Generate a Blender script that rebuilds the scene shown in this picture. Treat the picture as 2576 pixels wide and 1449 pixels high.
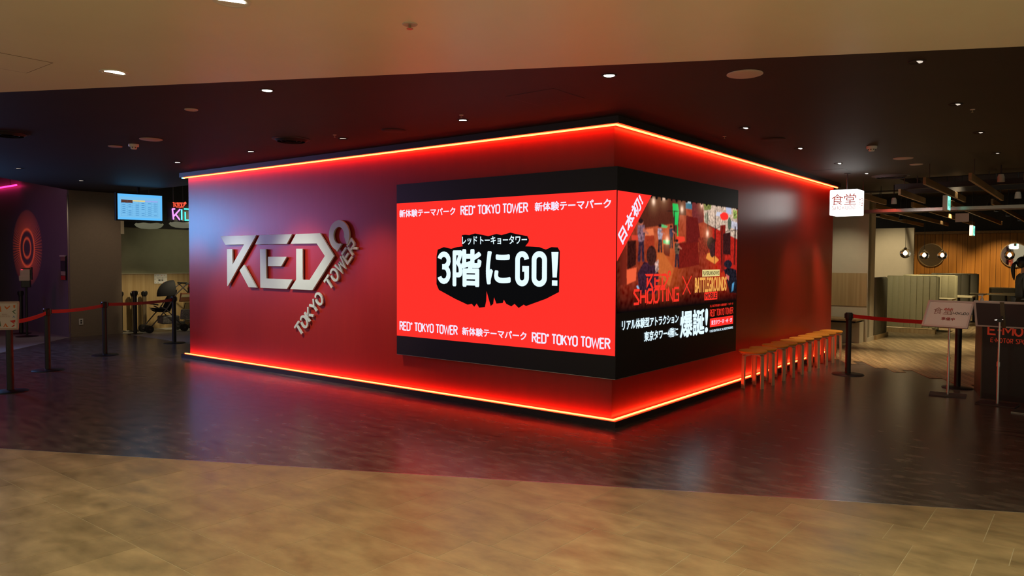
import bpy, bmesh, math, random
import numpy as np
from mathutils import Vector, Matrix
random.seed(7)
PI = math.pi
scene = bpy.context.scene
C = scene.collection
for o in list(bpy.data.objects): bpy.data.objects.remove(o)

# ------------------------------------------------------------------ camera, world, exposure
F_PX, CX, CY, CH = 1883.2, 3.465, -5.893, 1.5
YAW, PITCH, ROLL = -0.6655, 0.0372, 0.005
fw = Vector((math.sin(YAW)*math.cos(PITCH), math.cos(YAW)*math.cos(PITCH), -math.sin(PITCH)))
rt = Vector((math.cos(YAW), -math.sin(YAW), 0)); up = rt.cross(fw)
r2 = rt*math.cos(ROLL) + up*math.sin(ROLL); u2 = -rt*math.sin(ROLL) + up*math.cos(ROLL)
cd = bpy.data.cameras.new('camera'); cam = bpy.data.objects.new('camera', cd); C.objects.link(cam)
cd.sensor_width = 36.0; cd.lens = F_PX/2576*36.0; cd.clip_start = .05; cd.clip_end = 200
cam.matrix_world = Matrix(((r2.x, u2.x, -fw.x, CX), (r2.y, u2.y, -fw.y, CY), (r2.z, u2.z, -fw.z, CH), (0, 0, 0, 1)))
scene.camera = cam
w = bpy.data.worlds.new('world'); scene.world = w; w.use_nodes = True
w.node_tree.nodes['Background'].inputs[0].default_value = (1.0, .88, .62, 1)
w.node_tree.nodes['Background'].inputs[1].default_value = 0.42
vs = scene.view_settings
vs.view_transform = 'Standard'; vs.look = 'None'; vs.exposure = 0.0; vs.gamma = 1.0; vs.use_curve_mapping = False
try:
    scene.cycles.use_denoising = True
    scene.cycles.max_bounces = 8; scene.cycles.diffuse_bounces = 4; scene.cycles.glossy_bounces = 4
    scene.cycles.transmission_bounces = 6; scene.cycles.sample_clamp_indirect = 6.0
    scene.cycles.caustics_reflective = False; scene.cycles.caustics_refractive = False
except Exception: pass

CZ = 2.78                                   # ceiling height
WARM = (1.0, .74, .44); NEUT = (1.0, .92, .76)
def aim(o, target):
    d = Vector(target) - o.location
    o.rotation_euler = d.to_track_quat('-Z', 'Y').to_euler()
def spot(loc, target, power, color=WARM, size=60, blend=.6, radius=.04):  # serves real downlights and added spots alike
    l = bpy.data.lights.new('spot_beam', 'SPOT'); l.energy = power; l.color = color
    l.spot_size = math.radians(size); l.spot_blend = blend; l.shadow_soft_size = radius
    o = bpy.data.objects.new('spot_beam', l); C.objects.link(o); o.location = loc; aim(o, target); return o
def area(loc, target, power, color, sx, sy):
    l = bpy.data.lights.new('area_lamp', 'AREA'); l.energy = power; l.color = color; l.shape = 'RECTANGLE'; l.spread = math.radians(115); l.size = sx; l.size_y = sy
    o = bpy.data.objects.new('area_lamp', l); C.objects.link(o); o.location = loc; aim(o, target); return o
# blue and violet stage lighting of the hall on the left
area((-11.9, -2.7, 2.2), (-6.8, -.2, 1.9), 34, (.15, .46, 1.0), .9, 1.0)
area((-11.7, -4.9, 2.3), (-5.5, 0, 2.0), 20, (.95, .2, .66), 1.8, .9)
spot((-9.9, -2.6, 1.5), (-9.6, -2.6, 2.78), 30, (.1, .35, .8), 120, 1, .2)  # unseen spot from below, gives the ceiling its blue glow
# corridor downlights (two of them in view)
CORR = [(-1.9, -3.5), (.05, -3.8), (-5.2, -5.4), (-3.2, -5.8), (-.9, -6.6), (1.6, -3.4), (3.6, -2.6), (2.4, -5.2), (5.2, -4.4), (5.6, -1.4), (1.2, -8.0), (4.2, -7.6)]
for x, y in CORR: spot((x, y, CZ-.035), (x, y, 0), 44+10*max(-2, min(6, x+1)), (1, .93, .58), 112, .8, .05)
# adjustable downlights washing the red walls
spot((-6.0, -1.55, 2.72), (-6.0, 0, 1.0), 190, NEUT, 50, 1, .12)
spot((-4.6, -1.55, 2.72), (-4.5, 0, .95), 240, NEUT, 54, 1, .12)
spot((-3.1, -1.5, 2.72), (-3.1, 0, 1.0), 190, (1, .6, .35), 46, 1, .12)
spot((-7.2, -1.0, 2.74), (-7.1, 0, .8), 60, NEUT, 46, .9)
spot((-1.55, -2.53, 2.74), (-1.55, -2.5, 0), 20, NEUT, 70, .8)
spot((.76, -1.37, 2.74), (.76, -1.37, 0), 16, NEUT, 70, .8)
spot((.75, 4.43, 2.74), (.35, 5.3, .3), 80, WARM, 60, .9)
spot((.76, 5.82, 2.74), (.3, 6.2, .3), 170, WARM, 60, .9)
spot((.75, 2.81, 2.74), (.4, 3.6, 0), 16, WARM, 60, .9)
spot((2.2, 1.6, 2.74), (2.3, 3.8, .9), 42, (1, .84, .62), 34, .9)  # added spot to brighten the boards on stands, no fitting there
# eatery downlights, then further spots for eatery and left rooms
for x, y, tx, ty, e, s in [(-.35, 8.3, -.6, 9.1, 20, 70), (.6, 10.6, .5, 11.2, 34, 60), (1.3, 9.2, 1.2, 9.2, 30, 60), (1.7, 7.4, 1.5, 7.2, 24, 55), (2.4, 9.8, 2.3, 10, 24, 60),
                           (1.1, 13.2, .5, 13.6, 30, 70), (.2, 16.3, -.4, 16.6, 30, 75), (1.4, 17.3, 1.3, 19, 16, 62), (.0, 17.3, -.2, 19, 9, 62), (2.8, 17.3, 2.6, 19, 10, 62), (-.5, 12.6, -.6, 15, 26, 70), (3.4, 6.2, 3.4, 6.2, 16, 70)]:
    spot((x, y, 2.9), (tx, ty, .6), e*(9 if y < 17 else 17), (1, .8, .5) if y < 17 else (1, .62, .25), s, .7, .05)
spot((-10.2, 2.0, 2.9), (-12.4, 1.9, .5), 210, (1, .82, .5), 44, .9, .1)  # added spot to brighten the wainscot wall, no fitting there
spot((.5, 9.3, 2.7), (.3, 11.7, .8), 110, (1, .85, .55), 50, .8, .05)  # added spot, angled to brighten the front of the curved booth
spot((-.1, 7.6, 2.6), (-.4, 9.2, 1.0), 60, (1, .85, .6), 60, .9, .05)
spot((-10.8, 2.6, 3.0), (-12.4, 2.4, .7), 30, (1, .9, .6), 80, .9, .2)
spot((-10.3, .9, 2.74), (-11.85, .5, 1.5), 34, (1, .75, .5), 70, 1, .1)
spot((-12.6, -2.2, 2.9), (-12.6, .0, 1.75), 13, (.9, .06, .35), 95, 1, .2)
spot((-14.2, -2.6, 1.7), (-13.2, .0, 1.5), 8, (.22, .12, .9), 90, 1, .3)
spot((-11.6, -2.5, 2.7), (-11.4, -.9, 0), 14, (.45, .4, .9), 60, .7, .1)

# ------------------------------------------------------------------ materials
def mat(name, col, rough=.5, metal=0.0, noise=0.0, nscale=8.0, stretch=(1, 1, 1), bump=0.0, bscale=40.0, spec=.5, emit=None, estr=0.0, trans=0.0, coat=0.0, rvar=0.0, detail=8, nrough=.62, world=False):
    m = bpy.data.materials.new(name); m.use_nodes = True; nt = m.node_tree; b = nt.nodes['Principled BSDF']
    b.inputs['Base Color'].default_value = (*col, 1); b.inputs['Roughness'].default_value = rough; b.inputs['Metallic'].default_value = metal
    b.inputs['Specular IOR Level'].default_value = spec; b.inputs['Transmission Weight'].default_value = trans; b.inputs['Coat Weight'].default_value = coat
    tc = nt.nodes.new('ShaderNodeTexCoord'); mp = nt.nodes.new('ShaderNodeMapping'); mp.inputs['Scale'].default_value = stretch
    if world: gp = nt.nodes.new('ShaderNodeNewGeometry'); nt.links.new(gp.outputs['Position'], mp.inputs[0])
    else: nt.links.new(tc.outputs['Object'], mp.inputs[0])
    if noise or rvar:
        n = nt.nodes.new('ShaderNodeTexNoise'); n.inputs['Scale'].default_value = nscale; n.inputs['Detail'].default_value = detail; n.inputs['Roughness'].default_value = nrough
        nt.links.new(mp.outputs[0], n.inputs[0])
        r = nt.nodes.new('ShaderNodeMapRange'); r.inputs['From Min'].default_value = .3; r.inputs['From Max'].default_value = .7; r.inputs['To Min'].default_value = 1-noise; r.inputs['To Max'].default_value = 1+noise
        nt.links.new(n.outputs[0], r.inputs[0])
        mx = nt.nodes.new('ShaderNodeVectorMath'); mx.operation = 'SCALE'; mx.inputs[0].default_value = col
        nt.links.new(r.outputs[0], mx.inputs['Scale']); nt.links.new(mx.outputs[0], b.inputs['Base Color'])
        if rvar:
            q = nt.nodes.new('ShaderNodeMapRange'); q.inputs['From Min'].default_value = .3; q.inputs['From Max'].default_value = .7; q.inputs['To Min'].default_value = rough-rvar; q.inputs['To Max'].default_value = rough+rvar
            nt.links.new(n.outputs[0], q.inputs[0]); nt.links.new(q.outputs[0], b.inputs['Roughness'])
    if bump:
        n2 = nt.nodes.new('ShaderNodeTexNoise'); n2.inputs['Scale'].default_value = bscale; n2.inputs['Detail'].default_value = 4
        nt.links.new(mp.outputs[0], n2.inputs[0]); bp = nt.nodes.new('ShaderNodeBump'); bp.inputs['Strength'].default_value = bump; bp.inputs['Distance'].default_value = .01
        nt.links.new(n2.outputs[0], bp.inputs['Height']); nt.links.new(bp.outputs[0], b.inputs['Normal'])
    if emit:
        b.inputs['Emission Color'].default_value = (*emit, 1); b.inputs['Emission Strength'].default_value = estr
    return m
def emis(name, col, s):
    m = bpy.data.materials.new(name); m.use_nodes = True; nt = m.node_tree; nt.nodes.clear()
    e = nt.nodes.new('ShaderNodeEmission'); o = nt.nodes.new('ShaderNodeOutputMaterial'); e.inputs[0].default_value = (*col, 1); e.inputs[1].default_value = s
    nt.links.new(e.outputs[0], o.inputs[0]); return m
def stripes(name, c1, c2, freq, axis, rough=.4, ang=0.0, noise=.25, spec=.5):
    """fine grain lines running along an axis"""
    m = mat(name, c1, rough, spec=spec); nt = m.node_tree; b = nt.nodes['Principled BSDF']
    tc = nt.nodes.new('ShaderNodeTexCoord'); mp = nt.nodes.new('ShaderNodeMapping'); mp.inputs['Rotation'].default_value = (0, 0, ang)
    sc = [freq*.03]*3
    for a in axis: sc[a] = freq
    mp2 = nt.nodes.new('ShaderNodeMapping'); mp2.inputs['Scale'].default_value = sc
    nt.links.new(tc.outputs['Object'], mp.inputs[0]); nt.links.new(mp.outputs[0], mp2.inputs[0])
    n = nt.nodes.new('ShaderNodeTexNoise'); n.inputs['Scale'].default_value = 1.0; n.inputs['Detail'].default_value = 3; nt.links.new(mp2.outputs[0], n.inputs[0])
    r = nt.nodes.new('ShaderNodeValToRGB'); r.color_ramp.elements[0].position = .35; r.color_ramp.elements[1].position = .65
    r.color_ramp.elements[0].color = (*c2, 1); r.color_ramp.elements[1].color = (*c1, 1)
    nt.links.new(n.outputs[0], r.inputs[0]); nt.links.new(r.outputs[0], b.inputs['Base Color']); return m
M = {}
M['red'] = mat('red_satin_paint', (.36, .020, .012), .33, noise=.05, nscale=3, bump=.05, bscale=30, stretch=(3, 3, .3), spec=.5)
M['dark_ceiling'] = mat('dark_brown_paint', (.024, .016, .014), .62, noise=.12, nscale=2, spec=.25)
M['beige_ceiling'] = mat('beige_ceiling_paint', (.78, .74, .60), .36, noise=.03, nscale=1.5)
M['vinyl'] = mat('dark_mottled_vinyl', (.115, .094, .082), .26, noise=.55, nscale=4.5, stretch=(1.1, 2.6, 1), spec=.8, detail=2.2, nrough=.5)
M['mortar'] = mat('pale_grout', (.62, .54, .38), .8, noise=.1)
M['black'] = mat('matt_black', (.008, .008, .009), .55)
M['blackplastic'] = mat('black_plastic', (.012, .012, .013), .38)
M['blackgloss'] = mat('black_led_face', (.006, .006, .007), .45)
M['plinth'] = mat('dark_plinth', (.022, .014, .014), .45)
M['letter'] = mat('brushed_silver_letter', (.62, .70, .66), .42, metal=0, noise=.03)
M['white'] = mat('white_plastic', (.72, .7, .66), .5)
M['pinkwhite'] = mat('off_white_enamel', (.55, .45, .4), .5)
M['alu'] = mat('satin_aluminium', (.62, .6, .58), .3, metal=.9)
M['framegrey'] = mat('pale_satin_frame', (.72, .66, .63), .3, metal=.25)
M['steel'] = mat('brushed_steel', (.5, .47, .42), .22, metal=1.0)
M['chrome'] = mat('chrome', (.8, .8, .8), .12, metal=1.0)
M['mirror'] = mat('mirror_glass', (.8, .78, .7), .02, metal=1.0)
M['glass'] = mat('clear_glass', (1, .97, .9), .02, trans=1.0)
M['seat'] = mat('orange_seat_fabric', (.88, .42, .05), .75, noise=.08, nscale=60)
M['birch'] = stripes('birch_bentwood', (.72, .55, .38), (.6, .43, .28), 60, (0, 1), .45)
M['belt'] = mat('red_belt_webbing', (.55, .02, .015), .6, noise=.06, nscale=90)
M['cream'] = mat('cream_wall_paint', (.55, .49, .36), .6, noise=.03)
M['taupe'] = mat('taupe_wallpaper', (.24, .19, .145), .7, noise=.05, nscale=30)
M['olive'] = mat('olive_green_wall', (.30, .31, .2), .7, noise=.04)
M['oak'] = stripes('light_oak_panel', (.46, .33, .16), (.37, .25, .11), 22, (0, 1), .5)
M['oakplank'] = stripes('oak_floor_strip', (.55, .41, .22), (.24, .17, .09), 38, (0,), .33, 0.0)
M['cedar'] = stripes('amber_timber_board', (.44, .21, .035), (.33, .15, .025), 18, (0, 1), .5)
M['beam'] = stripes('slatted_ceiling_timber', (.32, .2, .09), (.25, .15, .06), 20, (0, 2), .5)
M['booth'] = mat('grey_green_upholstery', (.40, .37, .21), .55, noise=.05, nscale=20)
M['boothdark'] = mat('dark_olive_upholstery', (.12, .11, .07), .6, noise=.05, nscale=20)
M['tabletop'] = mat('pale_table_top', (.62, .55, .33), .4)
M['purplewall'] = mat('smooth_grey_wall', (.22, .17, .24), .5, noise=.03)
M['greyfloor'] = mat('light_grey_vinyl', (.34, .34, .32), .4, noise=.06, nscale=3)
M['paper'] = mat('white_paper', (.75, .74, .7), .7)
M['ink'] = mat('black_print', (.02, .02, .02), .6)
M['redprint'] = mat('red_print', (.62, .04, .03), .6)
M['orangeprint'] = mat('orange_print', (.75, .2, .04), .6)
M['greenprint'] = mat('green_print', (.12, .2, .12), .6)
M['blueprint'] = mat('blue_print', (.2, .28, .5), .6)
M['brownprint'] = mat('brown_print', (.3, .12, .05), .6)
M['greyprint'] = mat('grey_line_print', (.3, .16, .13), .6)
M['boardgrey'] = mat('dark_grey_board_back', (.06, .05, .055), .5)
M['walnut'] = stripes('dark_walnut_side', (.09, .06, .04), (.06, .04, .025), 30, (0, 1), .45)
M['counter'] = mat('black_counter_front', (.009, .009, .009), .4)
M['redsign'] = mat('red_counter_lettering', (.75, .07, .03), .5, emit=(1, .08, .03), estr=.12)
M['fabricblack'] = mat('black_cloth', (.012, .012, .014), .8)
M['fabricred'] = mat('red_cloth', (.5, .02, .02), .75)
M['fabricgrey'] = mat('patterned_grey_cloth', (.22, .21, .2), .8, noise=.6, nscale=40)
M['rubber'] = mat('black_rubber', (.015, .015, .015), .6)
M['skin'] = mat('skin', (.55, .33, .24), .5)
M['hair'] = mat('black_hair', (.008, .006, .005), .4)
M['lampshade'] = mat('self_lit_paper_shade', (.45, .47, .36), .6, emit=(.6, .62, .4), estr=.16)  # faint glow put into the shade so it shows, no bulb inside
M['steelpost'] = mat('champagne_metal_post', (.42, .33, .2), .35, metal=.8)
M['led'] = emis('red_led_strip', (1.0, .060, .014), 26)
M['ledtop'] = M['led']
M['cyanled'] = emis('cyan_led_end', (.25, 1.0, .95), 3)
M['pinkled'] = emis('magenta_led_tube', (1.0, .02, .16), 5)
M['scr_red'] = emis('screen_red', (1.0, .030, .022), 1.08)
M['scr_black'] = emis('screen_black', (.0035, .0035, .004), 1)
M['scr_white'] = emis('screen_white', (.72, .9, 1.0), 1.15)
M['scr_white2'] = emis('screen_lilac_white', (.86, .8, 1.0), 1.05)
M['scr_red2'] = emis('screen_title_red', (.95, .035, .02), 1)
M['scr_gold'] = emis('screen_gold', (.85, .38, .08), 1)
M['scr_pale'] = emis('screen_pale_yellow', (.8, .65, .25), 1)
M['scr_dark'] = emis('screen_dark_print', (.02, .015, .01), 1)
M['lens'] = emis('lit_lamp_lens', (1.0, .93, .8), 6)
M['lensbright'] = emis('bright_lamp_lens', (1.0, .93, .72), 14)
M['lensdim'] = emis('dim_lamp_lens', (1.0, .85, .7), .8)
M['cube'] = emis('lit_acrylic', (1.0, .97, .92), 3.4)
M['cubeprint'] = emis('backlit_print', (.35, .03, .02), 1)
M['exit'] = emis('exit_sign_face', (.35, 1.0, .82), 1.1)
M['exitgreen'] = emis('exit_sign_green', (.0, .4, .2), 1)
M['tvblue'] = emis('tv_pale_blue', (.12, .50, .95), 1.05)
M['tvblue2'] = emis('tv_mid_blue', (.19, .52, .85), 1)
M['tvline'] = emis('tv_table_line', (.05, .22, .5), 1)
M['tvbrown'] = emis('tv_brown_cell', (.10, .035, .02), 1)
M['tvlilac'] = emis('tv_lilac_cell', (.3, .42, .85), 1)
M['neonred'] = emis('neon_red', (1.0, .1, .05), 1.6)
M['neonviolet'] = emis('neon_violet', (.75, .25, 1.0), 1.8)
M['neoncyan'] = emis('neon_cyan', (.12, .85, 1.0), 1.6)
M['neonteal'] = emis('neon_teal', (.08, 1.0, .75), 1.6)
M['neonyellow'] = emis('neon_yellow', (1.0, .55, .12), 1.6)
M['bulb'] = emis('warm_bulb', (1.0, .75, .42), 25)
M['pinkdot'] = emis('red_indicator', (1.0, .02, .08), 2)
TILE = [mat('beige_stone_tile', tuple(c*k for c in (.45, .345, .195)), .36, noise=.30, nscale=3.6, stretch=(1, 1.8, 1), bump=.06, bscale=14, rvar=.07, spec=.5, world=True, detail=7, nrough=.6) for k in (.93, .98, 1.02, 1.07)]

# ------------------------------------------------------------------ geometry helpers
def link(name, me, parent=None):
    o = bpy.data.objects.new(name, me); C.objects.link(o)
    if parent: o.parent = parent
    return o
def tag(o, label=None, cat=None, group=None, kind=None):
    if label: o['label'] = label
    if cat: o['category'] = cat
    if group: o['group'] = group
    if kind: o['kind'] = kind
    return o
def thing(name, label, cat, loc=(0, 0, 0), rz=0.0, group=None):
    o = bpy.data.objects.new(name, None); C.objects.link(o); o.location = loc; o.rotation_euler = (0, 0, rz); o.empty_display_size = .1
    return tag(o, label, cat, group)
class MB:
    def __init__(s): s.v = []; s.f = []
    def add(s, vs_, fs): n = len(s.v); s.v += [tuple(a) for a in vs_]; s.f += [tuple(i+n for i in f) for f in fs]; return s
    def box(s, c, d, rz=0.0, R=None):
        x, y, z = [q/2 for q in d]; P = [Vector((a*x, b*y, e*z)) for a in (-1, 1) for b in (-1, 1) for e in (-1, 1)]
        m = R if R is not None else Matrix.Rotation(rz, 3, 'Z'); P = [m @ p + Vector(c) for p in P]
        return s.add(P, [(0, 1, 3, 2), (4, 6, 7, 5), (0, 4, 5, 1), (2, 3, 7, 6), (0, 2, 6, 4), (1, 5, 7, 3)])
    def tube(s, pts, r, n=10, cap=True, flat=1.0):
        pts = [Vector(p) for p in pts]; rs = r if isinstance(r, (list, tuple)) else [r]*len(pts); rings = []
        for i, p in enumerate(pts):
            t = (pts[min(i+1, len(pts)-1)] - pts[max(i-1, 0)]).normalized()
            a = Vector((0, 0, 1)) if abs(t.z) < .9 else Vector((1, 0, 0)); u = t.cross(a).normalized(); v = t.cross(u)
            rings.append([p + (u*math.cos(2*PI*k/n)*flat + v*math.sin(2*PI*k/n))*rs[i] for k in range(n)])
        fs = [(i*n+k, i*n+(k+1) % n, (i+1)*n+(k+1) % n, (i+1)*n+k) for i in range(len(pts)-1) for k in range(n)]
        if cap: fs += [tuple(range(n))[::-1], tuple((len(pts)-1)*n+k for k in range(n))]
        return s.add([q for R_ in rings for q in R_], fs)
    def lathe(s, prof, c=(0, 0, 0), n=32, R=None):
        P = []
        for r, z in prof:
            for k in range(n):
                q = Vector((r*math.cos(2*PI*k/n), r*math.sin(2*PI*k/n), z)); P.append((R @ q if R is not None else q) + Vector(c))
        fs = [(i*n+k, i*n+(k+1) % n, (i+1)*n+(k+1) % n, (i+1)*n+k) for i in range(len(prof)-1) for k in range(n)]
        m_ = len(prof)-1
        if prof[0][0] > .001 and abs(prof[0][0]-prof[-1][0]) < 1e-6: fs += [(m_*n+k, m_*n+(k+1) % n, (k+1) % n, k) for k in range(n)]
        else: fs += [tuple(range(n))[::-1], tuple(m_*n+k for k in range(n))]
        return s.add(P, fs)
    def prism(s, poly, fr, z0, z1):
        """extrude a 2D outline lying in frame fr=(origin,u,v,n)"""
        o, u, v, n = fr; k = len(poly)
        a = sum(poly[i][0]*poly[(i+1) % k][1]-poly[(i+1) % k][0]*poly[i][1] for i in range(k))
        if a < 0: poly = poly[::-1]
        A = [o+u*p[0]+v*p[1]+n*z0 for p in poly]; B = [o+u*p[0]+v*p[1]+n*z1 for p in poly]
        return s.add(A+B, [tuple(range(k))[::-1], tuple(range(k, 2*k))] + [(i, (i+1) % k, k+(i+1) % k, k+i) for i in range(k)])
    def build(s, name, m, parent=None, smooth=False, bevel=0.0):
        me = bpy.data.meshes.new(name); me.from_pydata(s.v, [], s.f); me.update()
        me.materials.append(m if not isinstance(m, str) else M[m])
        bm = bmesh.new(); bm.from_mesh(me)
        if bevel:
            bmesh.ops.remove_doubles(bm, verts=bm.verts, dist=1e-5)
            es = [e for e in bm.edges if len(e.link_faces) == 2 and e.calc_face_angle(0) > .6]
            bmesh.ops.bevel(bm, geom=es, offset=bevel, segments=2, affect='EDGES', profile=.5)
        bmesh.ops.recalc_face_normals(bm, faces=bm.faces)
        if smooth:
            for f in bm.faces: f.smooth = True
            for e in bm.edges:
                if len(e.link_faces) == 2 and e.calc_face_angle(0) > .7: e.smooth = False
        bm.to_mesh(me); bm.free()
        return link(name, me, parent)
def frame(o, u, v): u = Vector(u).normalized(); v = Vector(v).normalized(); return (Vector(o), u, v, u.cross(v))
FLOORF = frame((0, 0, 0), (1, 0, 0), (0, 1, 0))
def struct(name, mb, m, parent=None, **k):
    o = mb.build(name, m, parent, **k)
    if parent is None: o['kind'] = 'structure'
    return o
def rect(x0, y0, x1, y1): return [(x0, y0), (x1, y0), (x1, y1), (x0, y1)]
def ell(cx, cy, rx, ry=None, n=24, a0=0, a1=2*PI): ry = rx if ry is None else ry; return [(cx+rx*math.cos(a0+(a1-a0)*i/n), cy+ry*math.sin(a0+(a1-a0)*i/n)) for i in range(n)]
def clip(poly, nx, ny, c):
    """keep nx*x+ny*y<=c"""
    out = []
    for i in range(len(poly)):
        a, b = poly[i], poly[(i+1) % len(poly)]; da = nx*a[0]+ny*a[1]-c; db = nx*b[0]+ny*b[1]-c
        if da <= 0: out.append(a)
        if da*db < 0: t = da/(da-db); out.append((a[0]+(b[0]-a[0])*t, a[1]+(b[1]-a[1])*t))
    return out
def stroke(pts, w_):
    """outline of an open polyline, mitred"""
    P = []
    for p in pts:
        if not P or (Vector((p[0], p[1]))-P[-1]).length > 1e-5: P.append(Vector((p[0], p[1])))
    L = []; Rr = []
    for i, p in enumerate(P):
        d0 = (P[i]-P[i-1]).normalized() if i else None; d1 = (P[i+1]-P[i]).normalized() if i < len(P)-1 else None
        if d0 is None: d0 = d1
        if d1 is None: d1 = d0
        n0 = Vector((-d0.y, d0.x)); n1 = Vector((-d1.y, d1.x)); m = n0+n1
        if m.length < .3: m = n0.copy(); k = 1
        else: m.normalize(); k = min(1/max(m.dot(n0), .2), 1.9)
        L.append(tuple(p+m*w_/2*k)); Rr.append(tuple(p-m*w_/2*k))
    return L+Rr[::-1]
GL = {  # angular display letters: (advance, strokes)
 'S': (.85, [[(.85, 1), (.12, 1), (.03, .82), (.78, .2), (.70, 0), (0, 0)]]), 'H': (.8, [[(0, 1), (0, 0)], [(.08, .5), (.7, .5)], [(.75, 1), (.75, 0)]]),
 'O': (.85, [[(.12, .12), (0, .0), (0, .75), (.2, 1), (.82, 1), (.82, .3), (.6, 0), (.18, 0)]]), 'T': (.85, [[(0, 1), (.85, 1)], [(.42, .88), (.42, 0)]]),
 'I': (.12, [[(.05, 1), (.05, 0)]]), 'N': (.8, [[(0, 0), (0, 1), (.75, 0), (.75, 1)]]), 'G': (.85, [[(.85, 1), (.1, 1), (0, .85), (0, 0), (.8, 0), (.8, .5), (.4, .5)]]),
 'K': (.8, [[(0, 1), (0, 0)], [(.72, 1), (.12, .45)], [(.25, .55), (.75, 0)]]), 'Y': (.8, [[(0, 1), (.4, .5), (.8, 1)], [(.4, .42), (.4, 0)]]),
 'W': (1.1, [[(0, 1), (.25, 0), (.5, .8)], [(.55, .8), (.8, 0), (1.05, 1)]]), 'E': (.8, [[(.8, 1), (.0, 1)], [(0, .85), (0, 0), (.78, 0)], [(.15, .5), (.65, .5)]]),
 'R': (.8, [[(0, 1), (.78, 1), (.78, .6), (.65, .48), (.1, .48)], [(0, .85), (0, 0)], [(.4, .4), (.8, 0)]]), 'D': (.85, [[(0, 1), (.55, 1), (.85, .6), (.55, 0), (0, 0), (0, .85)]]),
 'U': (.85, [[(0, 1), (0, .2), (.2, 0), (.65, 0), (.82, .2), (.82, 1)]]), 'M': (1.0, [[(0, 0), (0, 1), (.5, .35), (1, 1), (1, 0)]]), 'P': (.8, [[(0, 0), (0, 1), (.78, 1), (.78, .5), (.1, .5)]]),
 '-': (.4, [[(.0, .5), (.4, .5)]]), 'o': (.85, [[(p[0]*.8, p[1]) for p in ell(.5, .5, .48, .5, 18, 2.65, 2.65+6.0)+[(.5+.48*math.cos(2.65+5.95), .5+.5*math.sin(2.65+5.95))]]]), ' ': (.5, [])}
def glyphs(txt, x, y, h, wid, th, ang=0.0, gap=.22):
    """list of (letter, outlines) fitted into width wid"""
    tot = sum(GL[c][0] for c in txt)+gap*(len(txt)-1); sx = wid/tot; out = []; cx = 0
    ca, sa = math.cos(ang), math.sin(ang)
    for c in txt:
        adv, st = GL[c]; polys = []
        for s in st:
            q = [((cx+p[0])*sx, p[1]*h) for p in s]; q = stroke(q, th)
            polys.append([(x+a*ca-b*sa, y+a*sa+b*ca) for a, b in q])
        if polys: out.append((c, polys))
        cx += adv+gap
    return out
def text(name, s, fr, x0, y0, x1, y1, m, parent, bold=0.0, z=.002, th=.0015, rot=0.0, ital=0.0):
    """flat lettering from the built-in font, fitted to a box in frame fr"""
    cu = bpy.data.curves.new('t', 'FONT'); cu.body = s; cu.size = 1; cu.offset = 0; cu.resolution_u = 5; cu.extrude = .5
    ob = bpy.data.objects.new('t', cu); C.objects.link(ob); bpy.context.view_layer.update()
    dg = bpy.context.evaluated_depsgraph_get(); me = bpy.data.meshes.new_from_object(ob.evaluated_get(dg)); bpy.data.objects.remove(ob); bpy.data.curves.remove(cu)
    n = len(me.vertices); co = np.zeros(n*3); me.vertices.foreach_get('co', co); co = co.reshape(-1, 3)
    mn = co.min(0); mx = co.max(0); o, u, v, nn = fr; xc = (x0+x1)/2; yc = (y0+y1)/2
    a = (co[:, 0]-mn[0])/(mx[0]-mn[0])*(x1-x0)-(x1-x0)/2; b = (co[:, 1]-mn[1])/(mx[1]-mn[1])*(y1-y0)-(y1-y0)/2; a = a+b*ital
    c_, s_ = math.cos(rot), math.sin(rot); a, b = a*c_-b*s_+xc, a*s_+b*c_+yc
    d = np.where(co[:, 2] > 0, z+th, z); bl = abs(bold)*(y1-y0)
    fcs = [tuple(p.vertices) for p in me.polygons if p.normal.z > .9] if bold > 0 else [tuple(p.vertices) for p in me.polygons]
    V, Fc = [], []
    K = [(0, 0)]+([(bl*math.cos(q*PI/5), bl*math.sin(q*PI/5)) for q in range(10)] if bold > 0 else [])
    for i, (da, db) in enumerate(K):
        out = np.outer(a+da, u)+np.outer(b+db, v)+np.outer(d, nn)+np.array(o); Fc += [tuple(q+len(V) for q in f) for f in fcs]; V += out.tolist()
    me2 = bpy.data.meshes.new(name); me2.from_pydata(V, [], Fc); me2.materials.append(M[m]); me2.update()
    return link(name, me2, parent)
def letters(name, txt, fr, x, y, h, wid, th, z0, z1, m, parent, ang=0.0, gap=.22, split=False):
    g = glyphs(txt, x, y, h, wid, th, ang, gap)
    if split:
        for c, ps in g:
            mb = MB(); [mb.prism(p, fr, z0, z1) for p in ps]; mb.build(name, m, parent)
    else:
        mb = MB(); [mb.prism(p, fr, z0, z1) for c, ps in g for p in ps]; return mb.build(name, m, parent)
def arc(cx, cy, rx, ry, a0, a1, n=7): return [(cx+rx*math.cos(math.radians(a0+(a1-a0)*i/n)), cy+ry*math.sin(math.radians(a0+(a1-a0)*i/n))) for i in range(n+1)]
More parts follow.
